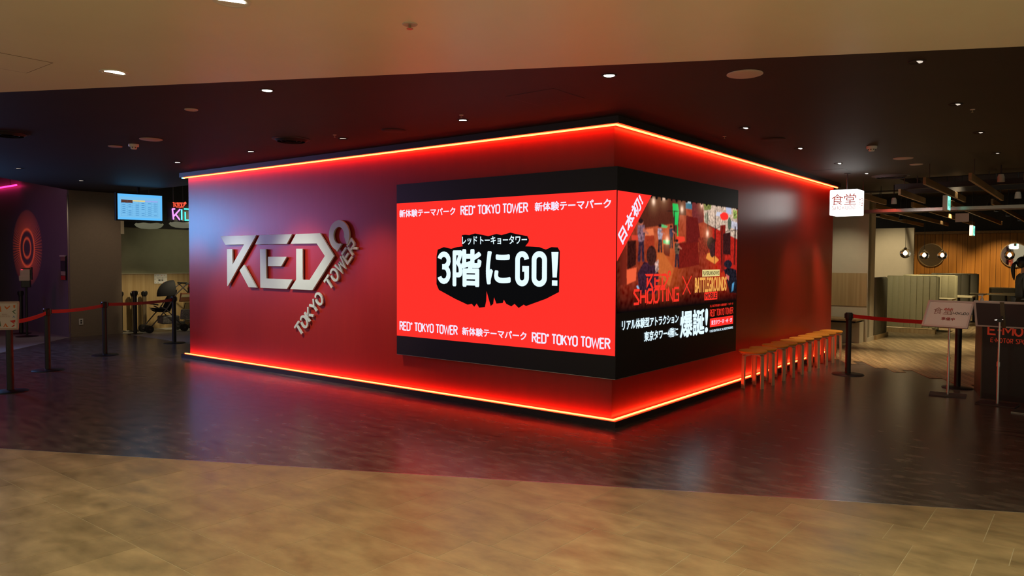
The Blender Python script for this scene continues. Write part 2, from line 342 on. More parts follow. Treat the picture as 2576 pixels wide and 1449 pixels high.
DN = {'O': (.42, [arc(.21, .80, .21, .20, 88, 180)+arc(.21, .20, .21, .20, 180, 272), arc(.21, .80, .21, .20, 92, 0)+arc(.21, .20, .21, .20, 0, -92)]), 'R': (.42, [[(0, 0), (0, 1), (.2, 1)]+arc(.22, .77, .19, .23, 90, -90)+[(.0, .54)], [(.2, .54), (.43, 0)]]), 'E': (.36, [[(.36, 1), (0, 1), (0, 0), (.36, 0)], [(0, .52), (.31, .52)]]),
      'D': (.42, [[(0, .5), (0, 1), (.2, 1)]+arc(.22, .8, .2, .2, 90, 0)+arc(.22, .2, .2, .2, 0, -90)+[(.0, 0), (0, .55)]]), 'T': (.42, [[(0, 1), (.44, 1)], [(.22, 1), (.22, 0)]]), 'K': (.42, [[(0, 1), (0, 0)], [(.40, 1), (.02, .42)], [(.15, .6), (.43, 0)]]),
      'Y': (.42, [[(0, 1), (.21, .48), (.42, 1)], [(.21, .5), (.21, 0)]]), 'W': (.70, [[(0, 1), (.17, 0), (.35, .85), (.53, 0), (.70, 1)]]), '°': (.16, [arc(.09, .88, .075, .09, -10, 185, 9), arc(.09, .88, .075, .09, 175, 370, 9)]), ' ': (.12, []),
      'G': (.42, [arc(.22, .8, .2, .2, 5, 90)+arc(.2, .8, .2, .2, 90, 180)+arc(.2, .2, .2, .2, 180, 270)+arc(.22, .2, .2, .2, 270, 360)+[(.42, .5), (.22, .5)]]),
      '3': (.40, [arc(.2, .8, .2, .2, 170, 90)+arc(.2, .77, .2, .23, 90, -80)+[(.12, .54)], [(.12, .54)]+arc(.2, .27, .2, .27, 80, -90)+arc(.2, .2, .2, .2, 270, 190)]), '!': (.1, [[(.05, 1), (.05, .28)], [(.05, .16), (.05, 0)]])}
def din(txt, fr, x0, y0, x1, y1, m_, parent, z=.003, wt=.115, gap=.13):
    tot = sum(DN[c][0] for c in txt)+gap*(len(txt)-1); h = (y1-y0)*(1-wt); sx = (x1-x0-wt*h)/tot; mb = MB(); cx = 0; th = wt*(y1-y0); oy = y0+th/2
    for c in txt:
        for st__ in DN[c][1]:
            w__ = th*(.78 if c == '°' else 1); q = [(x0+th/2+(cx+p[0])*sx, oy+p[1]*h) for p in st__]; mb.prism(stroke(q, w__), fr, z, z+.0008)
        cx += DN[c][0]+gap
    return mb.build('lettering', m_, parent)
# the angular three letter mark, outlines in metres on the wall (origin at its lower left)
def mark(scale=1.0):
    X0, Z0 = -6.438, 1.109
    P = [[(-6.438, 1.822), (-5.54, 1.822), (-6.251, 1.112), (-6.268, 1.112), (-6.266, 1.637), (-6.132, 1.637), (-6.125, 1.42), (-5.838, 1.697), (-6.307, 1.697)],
         [(-5.842, 1.418), (-5.54, 1.109), (-5.733, 1.109), (-5.952, 1.338)],
         [(-5.461, 1.822), (-4.74, 1.822), (-4.855, 1.695), (-5.572, 1.695)],
         [(-5.457, 1.634), (-5.322, 1.634), (-5.32, 1.237), (-4.737, 1.237), (-4.857, 1.109), (-5.456, 1.109)],
         [(-5.275, 1.530), (-4.857, 1.530), (-4.978, 1.404), (-5.275, 1.404)],
         [(-4.659, 1.822), (-4.164, 1.822), (-3.894, 1.54), (-4.323, 1.109), (-4.789, 1.109), (-4.659, 1.236), (-4.656, 1.633), (-4.52, 1.633), (-4.522, 1.237), (-4.382, 1.237), (-4.074, 1.54), (-4.233, 1.695), (-4.774, 1.695)]]
    c = (-3.80, 1.79); a0 = math.radians(-40); a1 = math.radians(250); N = 26
    outer = [(c[0]+.195*math.cos(a0+(a1-a0)*i/N), c[1]+.185*math.sin(a0+(a1-a0)*i/N)) for i in range(N+1)]
    b0 = math.radians(-8); b1 = math.radians(283)
    inner = [(c[0]+.098*math.cos(b0+(b1-b0)*i/N)-.003, c[1]+.1*math.sin(b0+(b1-b0)*i/N)) for i in range(N+1)]
    P.append([(-3.688, 1.732)]*0 + outer + [(-3.837, 1.592)] + [(-3.748, 1.684)] + inner[::-1] + [(-3.688, 1.732)])
    return [[((x-X0)*scale, (z-Z0)*scale) for x, z in q] for q in P]

# ------------------------------------------------------------------ the setting
A27 = math.radians(27.05); NX, NY = math.sin(A27), -math.cos(A27)       # normal of the seam pointing to the corridor
SC = NX*(-3.3)+NY*(-3.78)
BIG = rect(-22, -14, 12, 22)
dark = clip(BIG, NX, NY, SC)
struct('floor', MB().prism(dark, FLOORF, -.06, 0), 'vinyl')
corr = clip(rect(-14, -12, 9, 4), -NX, -NY, -SC)
fl2 = struct('floor', MB().prism(corr, FLOORF, -.06, -.0012), 'mortar')
rows = []; y = -.34-.29-.575+.575   # row edges going down from -.34
edges = [.52, .235, -.34, -.63, -1.205, -1.495, -2.065, -2.345, -2.915, -3.205, -3.775, -4.07, -4.64, -4.93, -5.5, -5.79, -6.36]
offs = {1: .99, 3: 2.72-.865, 5: 1.0, 7: .99, 9: -2.18, 11: -.72, 13: .2, 15: .6}
nt_ = 0
for i in range(len(edges)-1):
    y1, y0 = edges[i], edges[i+1]; big = (y1-y0) > .4; xs = []
    if big:
        x = {0: 2.4, 1: 2.4}.get(i, None)
        base = {-.34: 1.0, -.63: 2.72, -1.495: .995, -2.345: .99, -3.205: -1.6, -4.07: -.72, -4.93: .3, -5.79: .7, .235: 1.4}.get(y1, .5)
        k = base-.865*14
        while k < 9: xs += [k, k+.29]; k += .865
        if y1 == -3.205: xs = [-1.6+.585*j for j in range(-22, 18)]
    else:
        base = {-4.64: .1, -3.775: -1.12, -2.915: -1.43, -2.065: .3, -1.205: 2.0, -.34: .3}.get(y1, 0)
        xs = [base+.575*j for j in range(-26, 18)]
    for a, b in zip(xs[:-1], xs[1:]):
        if b < -7.5 or a > 6: continue
        # outside the view cone: leave out
        g = .0022; q = clip(rect(a+g, y0+g, b-g, y1-g), -NX, -NY, -SC-.006)
        if len(q) < 3: continue
        cxm = sum(p[0] for p in q)/len(q); cym = sum(p[1] for p in q)/len(q)
        d = Vector((cxm-CX, cym-CY, -CH)); zz = d.dot(fw)
        if zz < .6 or abs(d.dot(r2)/zz) > .9 or d.dot(u2)/zz < -.62: continue
        mb = MB().prism([(p[0]-cxm, p[1]-cym) for p in q], FLOORF, -.002, 0)
        o = mb.build('tile', random.choice(TILE), fl2); o.location = (cxm, cym, 0); nt_ += 1
t = struct('trim_1', MB().prism(clip(clip(rect(-14, -12, 9, 4), -NX, -NY, -SC+.002), NX, NY, SC+.009), FLOORF, -.004, .0012), 'alu')
# dark ceiling and beige corridor ceiling
cd_ = clip(rect(-10.4, -12, 12, 6.9), NX, NY, SC)
left_edge = [(-11.85, .06), (-10.38, -1.5), (-7.3, -5.1)]
dc = clip([(-11.85, .95), (-11.85, .06), (-10.38, -1.5), (-6.6, -5.9), (12, 3.6), (12, 6.9), (1.0, 6.9), (1.0, 8.8), (-7.3, 8.8), (-7.3, .95)], NX, NY, SC)
struct('ceiling', MB().prism(dc, FLOORF, CZ, CZ+.12), 'dark_ceiling')
bc = clip(rect(-14, -12, 9, 4), -NX, -NY, -SC)
struct('ceiling', MB().prism(bc, FLOORF, CZ-.006, CZ+.12), 'beige_ceiling')
# deep black soffits above the open ceilings
struct('ceiling', MB().prism(rect(-22, .95, -7.36, 8), FLOORF, 3.5, 3.6), 'black')
struct('ceiling', MB().prism([(-22, -9), (-7.2, -9), (-11.85, .06), (-11.85, .95), (-22, .95)], FLOORF, 3.3, 3.4), 'black')
struct('ceiling', MB().prism(rect(-3, 6.9, 12, 21), FLOORF, 3.4, 3.5), 'black')
# the red block with fascia and plinth
WL, WR = -7.366, 7.04
struct('wall_front', MB().box(((WL)/2, WR/2, CZ/2), (-WL, WR, CZ)), 'red')
PR = .095
def ring_trim(z0, z1, pr, ex=.09):
    mb = MB(); mb.prism([(WL-ex, .0), (WL-ex, -pr), (pr, -pr), (pr, WR+ex*.6), (0, WR+ex*.6), (0, 0)], FLOORF, z0, z1); return mb
struct('trim_2', ring_trim(2.716, CZ, PR), 'plinth')
struct('trim_3', ring_trim(0, .058, PR), 'plinth')
def led(name, z0, z1, label):
    mb = MB(); a, b = .037, .055
    mb.prism([(WL-.06, -a), (WL-.06, -b), (b, -b), (b, WR+.03), (a, WR+.03), (a, -a)], FLOORF, z0, z1)
    o = mb.build(name, 'led'); tag(o, label, 'led strip'); return o
t = thing('led_strip', 'glowing red led strip under the ceiling edge along the top of the red wall', 'led strip', (0, 0, 0))
mb = MB(); a, b = .037, .055
mb.prism([(WL-.045, -a), (WL-.045, -b), (b, -b), (b, WR+.04), (a, WR+.04), (a, -a)], FLOORF, 2.704, 2.716); mb.build('light_channel', 'led', t)
MB().box((WL-.065, -.046, 2.709), (.03, .034, .012)).build('end_cap', 'cyanled', t)['label'] = 'cyan glowing end of the strip'
led('led_strip', .058, .068, 'glowing red led strip along the foot of the red wall above the plinth')
# left rooms
struct('floor', MB().prism([(-22, 1.0), (-11.3, 1.0), (-7.3, .93), (-7.3, 8), (-22, 8)], FLOORF, .0, .003), 'greyfloor')
struct('floor', MB().prism([(-22, .1), (-11.85, .08), (-10.1, -1.64), (-6.0, -5.75), (-6, -9), (-22, -9)], FLOORF, .0, .003), 'greyfloor')
col = struct('wall_left', MB().box((-12.152, .555, 1.72), (.6, .95, 3.44)), 'taupe')
struct('baseboard_left', MB().box((-11.842, .555, .035), (.016, .95, .07)), 'taupe')
struct('wall_left', MB().box((-12.5, 5.03, 1.07), (.2, 8, 2.14)), 'olive')
struct('wall_left', MB().box((-12.48, 5.03, 2.82), (.2, 8, 1.36)), 'black')
wsc = struct('wall_left', MB().box((-12.39, 3.5, .585), (.02, 5, 1.17)), 'oak')
struct('trim_4', MB().box((-12.385, 3.5, 1.175), (.03, 5, .012)), 'cream')
pw = struct('wall_left', MB().box((-17.3, .13, 1.65), (9.7, .1, 3.3)), 'purplewall')
struct('wall_left', MB().box((-12.3, .065, 1.65), (.89, .03, 3.3)), 'purplewall')
struct('wall_left', MB().box((-20, -4, 1.65), (.2, 9, 3.3)), 'purplewall')
struct('wall_left', MB().box((-15, -9.1, 1.65), (10, .2, 3.3)), 'purplewall')  # unseen wall, added to keep ambient light out of the violet room
struct('trim_5', MB().box((-11.848, .052, 1.4), (.010, .018, 2.6)), 'alu')
# eatery: zigzag strip floor
E1 = Vector((math.cos(A27), math.sin(A27))); E2 = Vector((-math.sin(A27), math.cos(A27)))
W_ = .1455
starts = {-3: 5.9, -2: 5.6, -1: 5.35, 0: 4.87, 1: 5.17, 2: 4.50, 3: 4.13, 4: 4.34, 5: 3.66, 6: 2.9, 7: 3.2, 8: 2.6, 9: 2.9, 10: 2.2, 11: 2.5, 12: 1.9}
def st(k): return (E1*k[0]+E2*k[1])
under = []
for k in sorted(starts):
    s0 = 3.139+W_*k; under += [tuple(E1*s0+E2*(starts[k]+.02)), tuple(E1*(s0+W_)+E2*(starts[k]+.02))]
under += [(10, 3), (12, 21), (-6, 21), (-6, 9.4), (-.2, 7.5)]
fl3 = struct('floor', MB().prism(under, FLOORF, 0, .002), 'oakplank'); fl3.data.materials[0] = M['oakplank']
plk = {}
for k in range(-12, 24):
    s0 = 3.139+W_*k; tt = starts.get(k, starts[-3]+(-3-k)*.3 if k < 0 else 1.8); j = 0; tt0 = tt
    while tt < 13:
        L = 1.2 if j else .5+.12*((k*5) % 6); c = E1*(s0+W_/2)+E2*(tt+L/2)
        if -.35 < c.x < 3.4 and 3.6 < c.y < 11.9 and not (c.x < .1 and c.y < 9.6 and c.x < -.1) and not (c.x > 2.6 and c.y < 7):
            key = round(L, 2)
            if key not in plk:
                me = MB().box((0, 0, .0035), (W_-.0025, L-.0025, .003)).build('plank', 'oakplank', fl3)
                plk[key] = me.data; o = me
            else: o = link('plank', plk[key], fl3)
            o.location = (c.x, c.y, 0); o.rotation_euler = (0, 0, A27)
        tt += L; j += 1
# alcove wall with wainscot and the column beside it
struct('wall_back', MB().box((-1.5, 9.26, 1.39), (3.14, .2, 2.78)), 'cream')
struct('wall_back', MB().box((-1.5, 9.15, .98), (3.12, .02, .62)), 'oak')
struct('wall_back', MB().box((.0, 9.44, 1.32), (.14, .5, 2.66)), 'cream')
struct('baseboard_back', MB().box((.0, 9.44, .04), (.16, .52, .08)), 'cream')
struct('wall_back', MB().box((-1.5, 8.0, 1.39), (.1, 2.4, 2.78)), 'cream')
# partition and the amber timber wall
struct('wall_back', MB().box((-.95, 15.1, 1.18), (1.48, .1, 2.36)), 'cream')
bw = struct('wall_back', MB().box((3, 19.2, 1.7), (16, .2, 3.4)), 'black')
x = -1.3; k = 0; pls = []
while x < 4.5:
    wd = (.12, .2, .16, .2, .14)[k % 5]; o = MB().box((0, 0, 1.16), (wd-.008, .03+.012*(k % 3), 2.32)).build('board', 'cedar', bw, bevel=0); o.location = (x+wd/2, 19.09, 0); x += wd; k += 1
struct('trim_6', MB().box((2.0, 18.98, 2.36), (7, .12, .07)), 'beam')
struct('wall_right', MB().box((8, 14, 1.7), (.2, 14, 3.4)), 'black')
# steel header between hall and eatery, black bulkhead over it
struct('trim_7', MB().box((3.0, 8.9, 2.42), (5.9, .1, .055)), 'steel')
struct('trim_8', MB().box((3.0, 8.93, 2.385), (5.9, .12, .015)), 'taupe')

# ------------------------------------------------------------------ corner video wall
SP, SA, SB, S0, SH = .0856, 2.7385, 2.726, .4385, 1.8946
vw = thing('video_wall', 'large black L-shaped led video wall wrapped around the corner of the red wall', 'screen', (0, 0, 0))
D_ = .012
mb = MB(); mb.prism([(-SA, -SP), (SP, -SP), (SP, SB), (.0, SB), (.0, .0), (-SA, .0)], FLOORF, S0, S0+SH); mb.build('cabinet', 'blackgloss', vw)
MB().prism([(-SA, -SP-.001), (SP+.001, -SP-.001), (SP+.001, SB), (SP-.012, SB), (SP-.012, -SP+.012), (-SA, -SP+.012)], FLOORF, S0-.004, S0).build('bottom_rail', 'alu', vw)
MB().prism([(-SA, -SP-.001), (SP+.001, -SP-.001), (SP+.001, SB), (SP-.012, SB), (SP-.012, -SP+.012), (-SA, -SP+.012)], FLOORF, S0+SH, S0+SH+.003).build('top_rail', 'plinth', vw)
FL = frame((-SA, -SP, S0), (1, 0, 0), (0, 0, 1)); FR = frame((SP, -SP, S0), (0, 1, 0), (0, 0, 1))
scL = MB().prism(rect(.003, .209, 2.818, 1.687), FL, 0, .0015).build('screen', 'scr_red', vw); scL['label'] = 'bright red left screen face'
blob = [(.982, 1.319), (1.027, 1.322), (1.084, 1.317), (1.162, 1.333), (1.251, 1.318), (1.338, 1.303), (1.446, 1.323), (1.509, 1.31), (1.624, 1.333), (1.696, 1.318), (1.833, 1.295), (1.853, 1.26), (1.847, 1.236), (1.808, 1.197), (1.897, 1.193), (1.976, 1.188), (2.053, 1.164), (2.12, 1.187), (2.19, 1.183), (2.215, 1.148), (2.209, .764), (2.057, .694), (1.822, .616), (1.792, .628), (1.731, .593), (1.68, .631), (1.639, .605), (1.576, .627), (1.544, .667), (1.53, .634), (1.449, .625), (1.417, .687), (1.407, .62), (1.374, .597), (1.319, .746), (1.315, .65), (1.298, .583), (1.221, .574), (1.188, .615), (1.154, .58), (1.121, .609), (1.064, .598), (.891, .652), (.653, .74), (.618, .801), (.618, 1.1), (.636, 1.17), (.724, 1.196), (.831, 1.178), (.913, 1.195), (.993, 1.203), (.977, 1.246)]
MB().prism(blob, FL, .0018, .0026).build('title_backing', 'scr_black', scL)
T = lambda s, x0, y0, x1, y1, m='scr_white', b=.02, fr=FL, z=.003, **k: text('lettering', s, fr, x0, y0, x1, y1, m, scL, b, z, .0008, **k)
T('新体験テーマパーク', .05, 1.532, .888, 1.612, 'scr_white2', .03)
din('RED° TOKYO TOWER', FL, .962, 1.523, 1.839, 1.622, 'scr_white2', scL, .003, .15)
T('新体験テーマパーク', 1.922, 1.532, 2.762, 1.614, 'scr_white2', .03)
din('RED° TOKYO TOWER', FL, .049, .27, .925, .373, 'scr_white2', scL, .003, .15)
T('新体験テーマパーク', .992, .281, 1.828, .362, 'scr_white2', .03)
din('RED° TOKYO TOWER', FL, 1.894, .263, 2.770, .366, 'scr_white2', scL, .003, .15)
T('レッド', .988, 1.221, 1.19, 1.302, 'scr_white', .02, z=.0032)
T('トーキョータワー', 1.235, 1.221, 1.828, 1.302, 'scr_white', .02, z=.0032)
din('3', FL, .635, .805, .815, 1.149, 'scr_white', scL, .0032, .165)
T('階', .866, .795, 1.238, 1.161, 'scr_white', .035, z=.0032)
T('に', 1.322, .826, 1.62, 1.142, 'scr_white', .035, z=.0032)
din('G', FL, 1.687, .807, 1.846, 1.149, 'scr_white', scL, .0032, .165)
din('O', FL, 1.888, .807, 2.059, 1.149, 'scr_white', scL, .0032, .165)
MB().prism([(2.12, 1.14), (2.20, 1.14), (2.183, .90), (2.135, .90)], FL, .0032, .004).prism(rect(2.128, .822, 2.19, .872), FL, .0032, .004).build('lettering', 'scr_white', scL)
# right face: the arena picture, painted on a fine colour grid
U0, U1, V0, V1 = .008, 2.800, .59, 1.684
GW, GH = 560, 220
uu, vv = np.meshgrid(np.linspace(U0, U1, GW), np.linspace(V0, V1, GH)); img = np.zeros((GH, GW, 3))
_pts = [((1560, 480)), ((1860, 480)), ((1860, 780)), ((1560, 780))]
def pr(a, b):
    """place in the enlarged study of the picture -> metres on the panel"""
    px, py = 1560+a/4.83, 480+b/4.83
    d = fw*F_PX + r2*(px-1288) - u2*(py-724.5); t_ = (SP-CX)/d.x
    return (CY+t_*d.y+SP, CH+t_*d.z-S0)
rng = np.random.RandomState(3)
def sm(a, k):
    for _ in range(k): a = (a+np.roll(a, 1, 0)+np.roll(a, -1, 0)+np.roll(a, 1, 1)+np.roll(a, -1, 1))/5
    return a
nz = sm(rng.rand(GH, GW), 14); nz = (nz-nz.mean())/nz.std(); nz2 = sm(rng.rand(GH, GW), 3); nz2 = (nz2-nz2.mean())/nz2.std()
t1 = (vv-V0)/(V1-V0)
base = np.stack([.16+.10*t1+.03*nz, .014+.03*t1+.008*nz, .006+.014*t1+.004*nz], -1); img[:] = base
def inside(poly):
    m_ = np.zeros(uu.shape, bool); n = len(poly)
    for i in range(n):
        (xa, ya), (xb, yb) = poly[i], poly[(i+1) % n]
        cnd = ((ya > vv) != (yb > vv)); xx = (xb-xa)*(vv-ya)/((yb-ya) if yb != ya else 1e-9)+xa; m_ ^= cnd & (uu < xx)
    return m_
def pf(pts, col, tex=0.0):
    m_ = inside([pr(*p) for p in pts]); c = np.array(col)[None]*(1+tex*nz2[m_][:, None]); img[m_] = np.clip(c, 0, 1.5)
def pe(a, b, ra, rb, col, tex=0.0): pf([(a+ra*math.cos(q), b+rb*math.sin(q)) for q in np.linspace(0, 2*PI, 20)[:-1]], col, tex)
def glow(a, b, rad, col):
    x, y = pr(a, b); img[:] += np.exp(-((uu-x)**2+(vv-y)**2)/(rad*rad))[..., None]*np.array(col)
glow(430, 150, .35, (.16, .05, .02)); glow(900, 300, .4, (.12, .03, .01)); glow(560, 850, .35, (.25, .07, .01)); glow(1250, 800, .35, (.35, .01, .0))
pf([(340, 60), (640, 90), (640, 400), (300, 450), (200, 330)], (.085, .022, .012), .05)          # dark arena wall
pf([(640, 90), (800, 110), (800, 300), (720, 290), (700, 520), (640, 500)], (.10, .03, .02), .08)
pf([(635, 150), (700, 160), (715, 250), (700, 410), (660, 415), (640, 250)], (.02, .62, .12)); pf([(690, 410), (700, 410), (705, 550), (692, 550)], (.02, .5, .1))
pf([(795, 115), (872, 120), (872, 225), (795, 215)], (.05, .2, .28)); pf([(795, 115), (872, 120), (872, 155), (795, 150)], (.5, .75, .8))
pf([(875, 120), (1010, 150), (1010, 380), (940, 400), (870, 300)], (.16, .03, .03), .1)
pf([(310, 470), (400, 455), (410, 540), (300, 545)], (.75, .22, .08)); pf([(300, 545), (410, 540), (430, 900), (320, 900)], (.32, .04, .015), .1)   # barrel blocks
pf([(500, 405), (580, 430), (560, 450), (500, 445)], (.1, .6, .2)); pf([(520, 600), (600, 600), (608, 655), (525, 640)], (.03, .6, .2)); pf([(525, 655), (608, 655), (600, 800), (530, 780)], (.14, .02, .01))
pf([(680, 550), (780, 555), (790, 610), (690, 640)], (.8, .06, .03)); pf([(690, 640), (940, 600), (960, 900), (700, 950)], (.16, .012, .008), .1)
pf([(800, 300), (940, 330), (980, 620), (800, 640)], (.13, .012, .01), .08)
pf([(450, 750), (520, 745), (650, 950), (600, 1160), (440, 1010)], (.5, .14, .03), .05)         # floor pool of light
pf([(75, 960), (200, 930), (190, 1090), (80, 1140)], (.8, .14, .05)); pf([(0, 780), (70, 660), (80, 1130), (0, 1150)], (.16, .02, .01))
pf([(135, 540), (230, 545), (225, 600), (140, 600)], (.6, .06, .03)); pf([(90, 610), (190, 600), (190, 900), (85, 960)], (.035, .008, .006), .2)
pf([(1010, 155), (1180, 175), (1420, 215), (1425, 590), (1130, 440), (1020, 380)], (.55, .5, .38), .25)  # bright outdoor scene on the arena screen
pf([(1010, 160), (1110, 170), (1100, 230), (1020, 240)], (.16, .22, .06), .4); pf([(1285, 200), (1350, 210), (1350, 290), (1290, 270)], (.45, .6, .8)); pf([(1370, 230), (1420, 240), (1420, 340), (1375, 340)], (.25, .4, .1), .3)
pf([(1175, 255), (1230, 265), (1225, 310), (1160, 300)], (.55, .7, .85)); pf([(1320, 350), (1425, 390), (1425, 480), (1330, 440)], (.5, .6, .7), .2); pe(1328, 400, 22, 80, (.08, .13, .09), .2); pe(1050, 330, 25, 70, (.25, .3, .2), .3)
for q in range(14): pe(1265+24*math.cos(q*.9), 310+24*math.sin(q*.9), 20+6*(q % 3), 26, (.95, .04, .03))
pf([(1120, 440), (1425, 590), (1425, 1000), (1200, 980), (1130, 760)], (.42, .02, .012), .15); pf([(1215, 420), (1280, 410), (1270, 960), (1225, 1000)], (.2, .015, .01), .1)
pf([(1250, 520), (1340, 500), (1340, 780), (1250, 770)], (.035, .01, .01), .2); pf([(950, 560), (1080, 570), (1070, 760), (960, 800)], (.22, .03, .015), .2)
pf([(1060, 760), (1110, 750), (1200, 840), (1150, 890), (1040, 820)], (.75, .33, .06)); pe(1105, 640, 50, 80, (.04, .02, .015), .2); pe(1120, 720, 34, 90, (.05, .02, .02), .2)
for a in (1150, 1235, 1390, 1400):
    pf([(a, 430), (a+8, 430), (a-4, 900), (a-12, 900)], (.02, .008, .008))
for a, b, c_, d__ in [(560, 240, 800, 250), (1060, 410, 1150, 450), (1160, 460, 1220, 430), (1280, 490, 1425, 470)]: pf([(a, b), (c_, d__), (c_, d__+9), (a, b+9)], (.02, .01, .01))
for a in (650, 655, 1060, 1150): pf([(a, 240), (a+7, 240), (a+10, 620), (a+3, 620)], (.02, .01, .01))
def player(a, b, s, shirt, skin_=(.45, .16, .1), hair=(.02, .01, .01), legs=(.03, .02, .03)):
    pf([(a-22*s, b+190*s), (a+24*s, b+190*s), (a+30*s, b+400*s), (a+8*s, b+400*s), (a, b+230*s), (a-8*s, b+400*s), (a-34*s, b+400*s)], legs, .3)
    pf([(a-34*s, b+55*s), (a+30*s, b+55*s), (a+38*s, b+130*s), (a+26*s, b+210*s), (a-26*s, b+210*s), (a-36*s, b+130*s)], shirt, .35)
    pf([(a+20*s, b+80*s), (a+70*s, b+130*s), (a+66*s, b+146*s), (a+14*s, b+115*s)], skin_)
    pe(a, b+28*s, 20*s, 28*s, skin_); pe(a-4*s, b+18*s, 23*s, 24*s, hair)
player(255, 345, 1.3, (.2, .13, .17), legs=(.035, .02, .04)); player(485, 410, .85, (.3, .3, .36)); player(620, 420, .7, (.02, .03, .07)); player(690, 590, .85, (.1, .08, .05))
pf([(210, 1000), (290, 860), (420, 900), (470, 1010), (440, 1250), (230, 1250)], (.04, .015, .03), .3); pe(380, 790, 62, 125, (.045, .015, .012), .2)
pf([(420, 880), (465, 830), (468, 960), (430, 1000)], (.4, .32, .28), .5)
pf([(1260, 960), (1320, 930), (1410, 960), (1420, 1240), (1330, 1240)], (.012, .012, .02), .4); pe(1310, 890, 48, 50, (.015, .015, .025), .2); pf([(1285, 1010), (1325, 1040), (1320, 1090), (1290, 1060)], (.6, .15, .12)); pf([(1360, 1130), (1385, 1110), (1375, 1210), (1350, 1230)], (.1, .45, .8))
pf([(195, 1160), (215, 1150), (235, 1190), (215, 1200)], (.3, .6, .9))
for a, b in [(405, 130), (750, 225), (1060, 520), (570, 600), (990, 170), (530, 80)]:
    glow(a, b, .03, (.9, .8, .6)); glow(a, b, .09, (.16, .11, .05))
# curved top edge with small black lamps, soft dark foot
edge = V1-.006-.10*np.clip((uu-.9)/1.9, 0, 1)**2*0; img[vv > edge] = .004
for q in range(18): pe(380+q*61, 75+q*7.2, 10+5*(q % 2), 18+8*(q % 3), (.006, .005, .005))
fade = np.clip((vv-.60)/.22, 0, 1)[..., None]; img = img*fade+np.array([.004, .003, .003])*(1-fade)
sidef = np.clip((uu-U0)/.12, 0, 1)[..., None]*.6+.4; img *= sidef
img = np.clip(img, 0, 1.2); img = np.stack([sm(img[..., k], 2) for k in range(3)], -1); img = img*np.array([1.0, .8, .8])
vts = np.zeros((GH*GW, 3)); vts[:, 0] = SP+.0012; vts[:, 1] = (uu.ravel()-SP); vts[:, 2] = S0+vv.ravel()
me = bpy.data.meshes.new('picture'); ii = np.arange(GH*GW).reshape(GH, GW); q = np.stack([ii[:-1, :-1], ii[:-1, 1:], ii[1:, 1:], ii[1:, :-1]], -1).reshape(-1, 4)
me.from_pydata(vts.tolist(), [], q.tolist()); ca = me.color_attributes.new('paint', 'FLOAT_COLOR', 'POINT'); ca.data.foreach_set('color', np.concatenate([img.reshape(-1, 3), np.ones((GH*GW, 1))], 1).ravel())
pm = emis('screen_picture', (1, 1, 1), 1.1); at = pm.node_tree.nodes.new('ShaderNodeVertexColor'); at.layer_name = 'paint'
pm.node_tree.links.new(at.outputs[0], [n for n in pm.node_tree.nodes if n.type == 'EMISSION'][0].inputs[0]); me.materials.append(pm)
o = pic = link('picture', me, vw); o['label'] = 'photograph of a red-lit shooting arena shown on the right face'
MB().prism([(.004, 1.684), (.641, 1.684), (.004, 1.055)], FR, .0015, .0022).build('corner_flash', 'scr_red', pic)
TR = lambda s, x0, y0, x1, y1, m='scr_white', b=.02, z=.0028, **k: text('lettering', s, FR, x0, y0, x1, y1, m, pic, b, z, .0006, **k)
text('lettering', '日本初!', FR, .245-.27, 1.447-.065, .245+.27, 1.447+.065, 'scr_white2', pic, .04, .0028, .0006, rot=math.radians(46))
TR('リアル体験型アトラクション', .106, .432, 1.254, .522, 'scr_white', .03); TR('東京タワー4階に', .529, .296, 1.247, .388, 'scr_white', .03)
TR('爆誕', 1.302, .272, 1.885, .538, 'scr_white', .03); TR('!', 1.918, .287, 1.982, .536, 'scr_white', .03)
TR('大人も子供も遊べる新体験テーマパーク', 2.04, .551, 2.70, .579, 'scr_red2', .0); din('RED° TOKYO TOWER', FR, 2.042, .446, 2.704, .526, 'scr_red2', pic, .0028, .10)
MB().prism(rect(2.047, .328, 2.708, .425), FR, .0012, .002).build('red_label', 'scr_red', pic); TR('東京タワー3F・4F・5F', 2.08, .35, 2.675, .405, 'scr_white2', .01)
TR('© 2022 KRAFTON, INC. ALL RIGHTS RESERVED.', 2.042, .268, 2.712, .300, 'scr_white', .0)
mb = MB(); [mb.prism([(a*.192+.528, b*.192+.80) for a, b in p], FR, .0028, .0034) for p in mark()]; mb.build('lettering', 'scr_red2', pic)
letters('lettering', 'SHOOTING', FR, .315, .662, .125, .94, .024, .0028, .0034, 'scr_red2', pic, gap=.2)
MB().prism(stroke([(1.335, .905), (1.53, .715)], .016), FR, .0028, .0034).prism(stroke([(1.55, .905), (1.345, .715)], .016), FR, .0028, .0034).build('lettering', 'scr_red2', pic)
MB().prism(rect(1.822, .893, 2.291, .968), FR, .0024, .0030).build('yellow_label', 'scr_pale', pic); TR("PLAYERUNKNOWN'S", 1.84, .908, 2.275, .953, 'scr_dark', .02, .0034)
TR('BATTLEGROUNDS', 1.638, .727, 2.487, .882, 'scr_gold', .035, .0034)
MB().prism(rect(1.886, .634, 2.234, .721), FR, .0024, .0030).build('orange_label', 'scr_red2', pic); TR('MOBILE', 1.91, .65, 2.21, .705, 'scr_dark', .03, .0034)

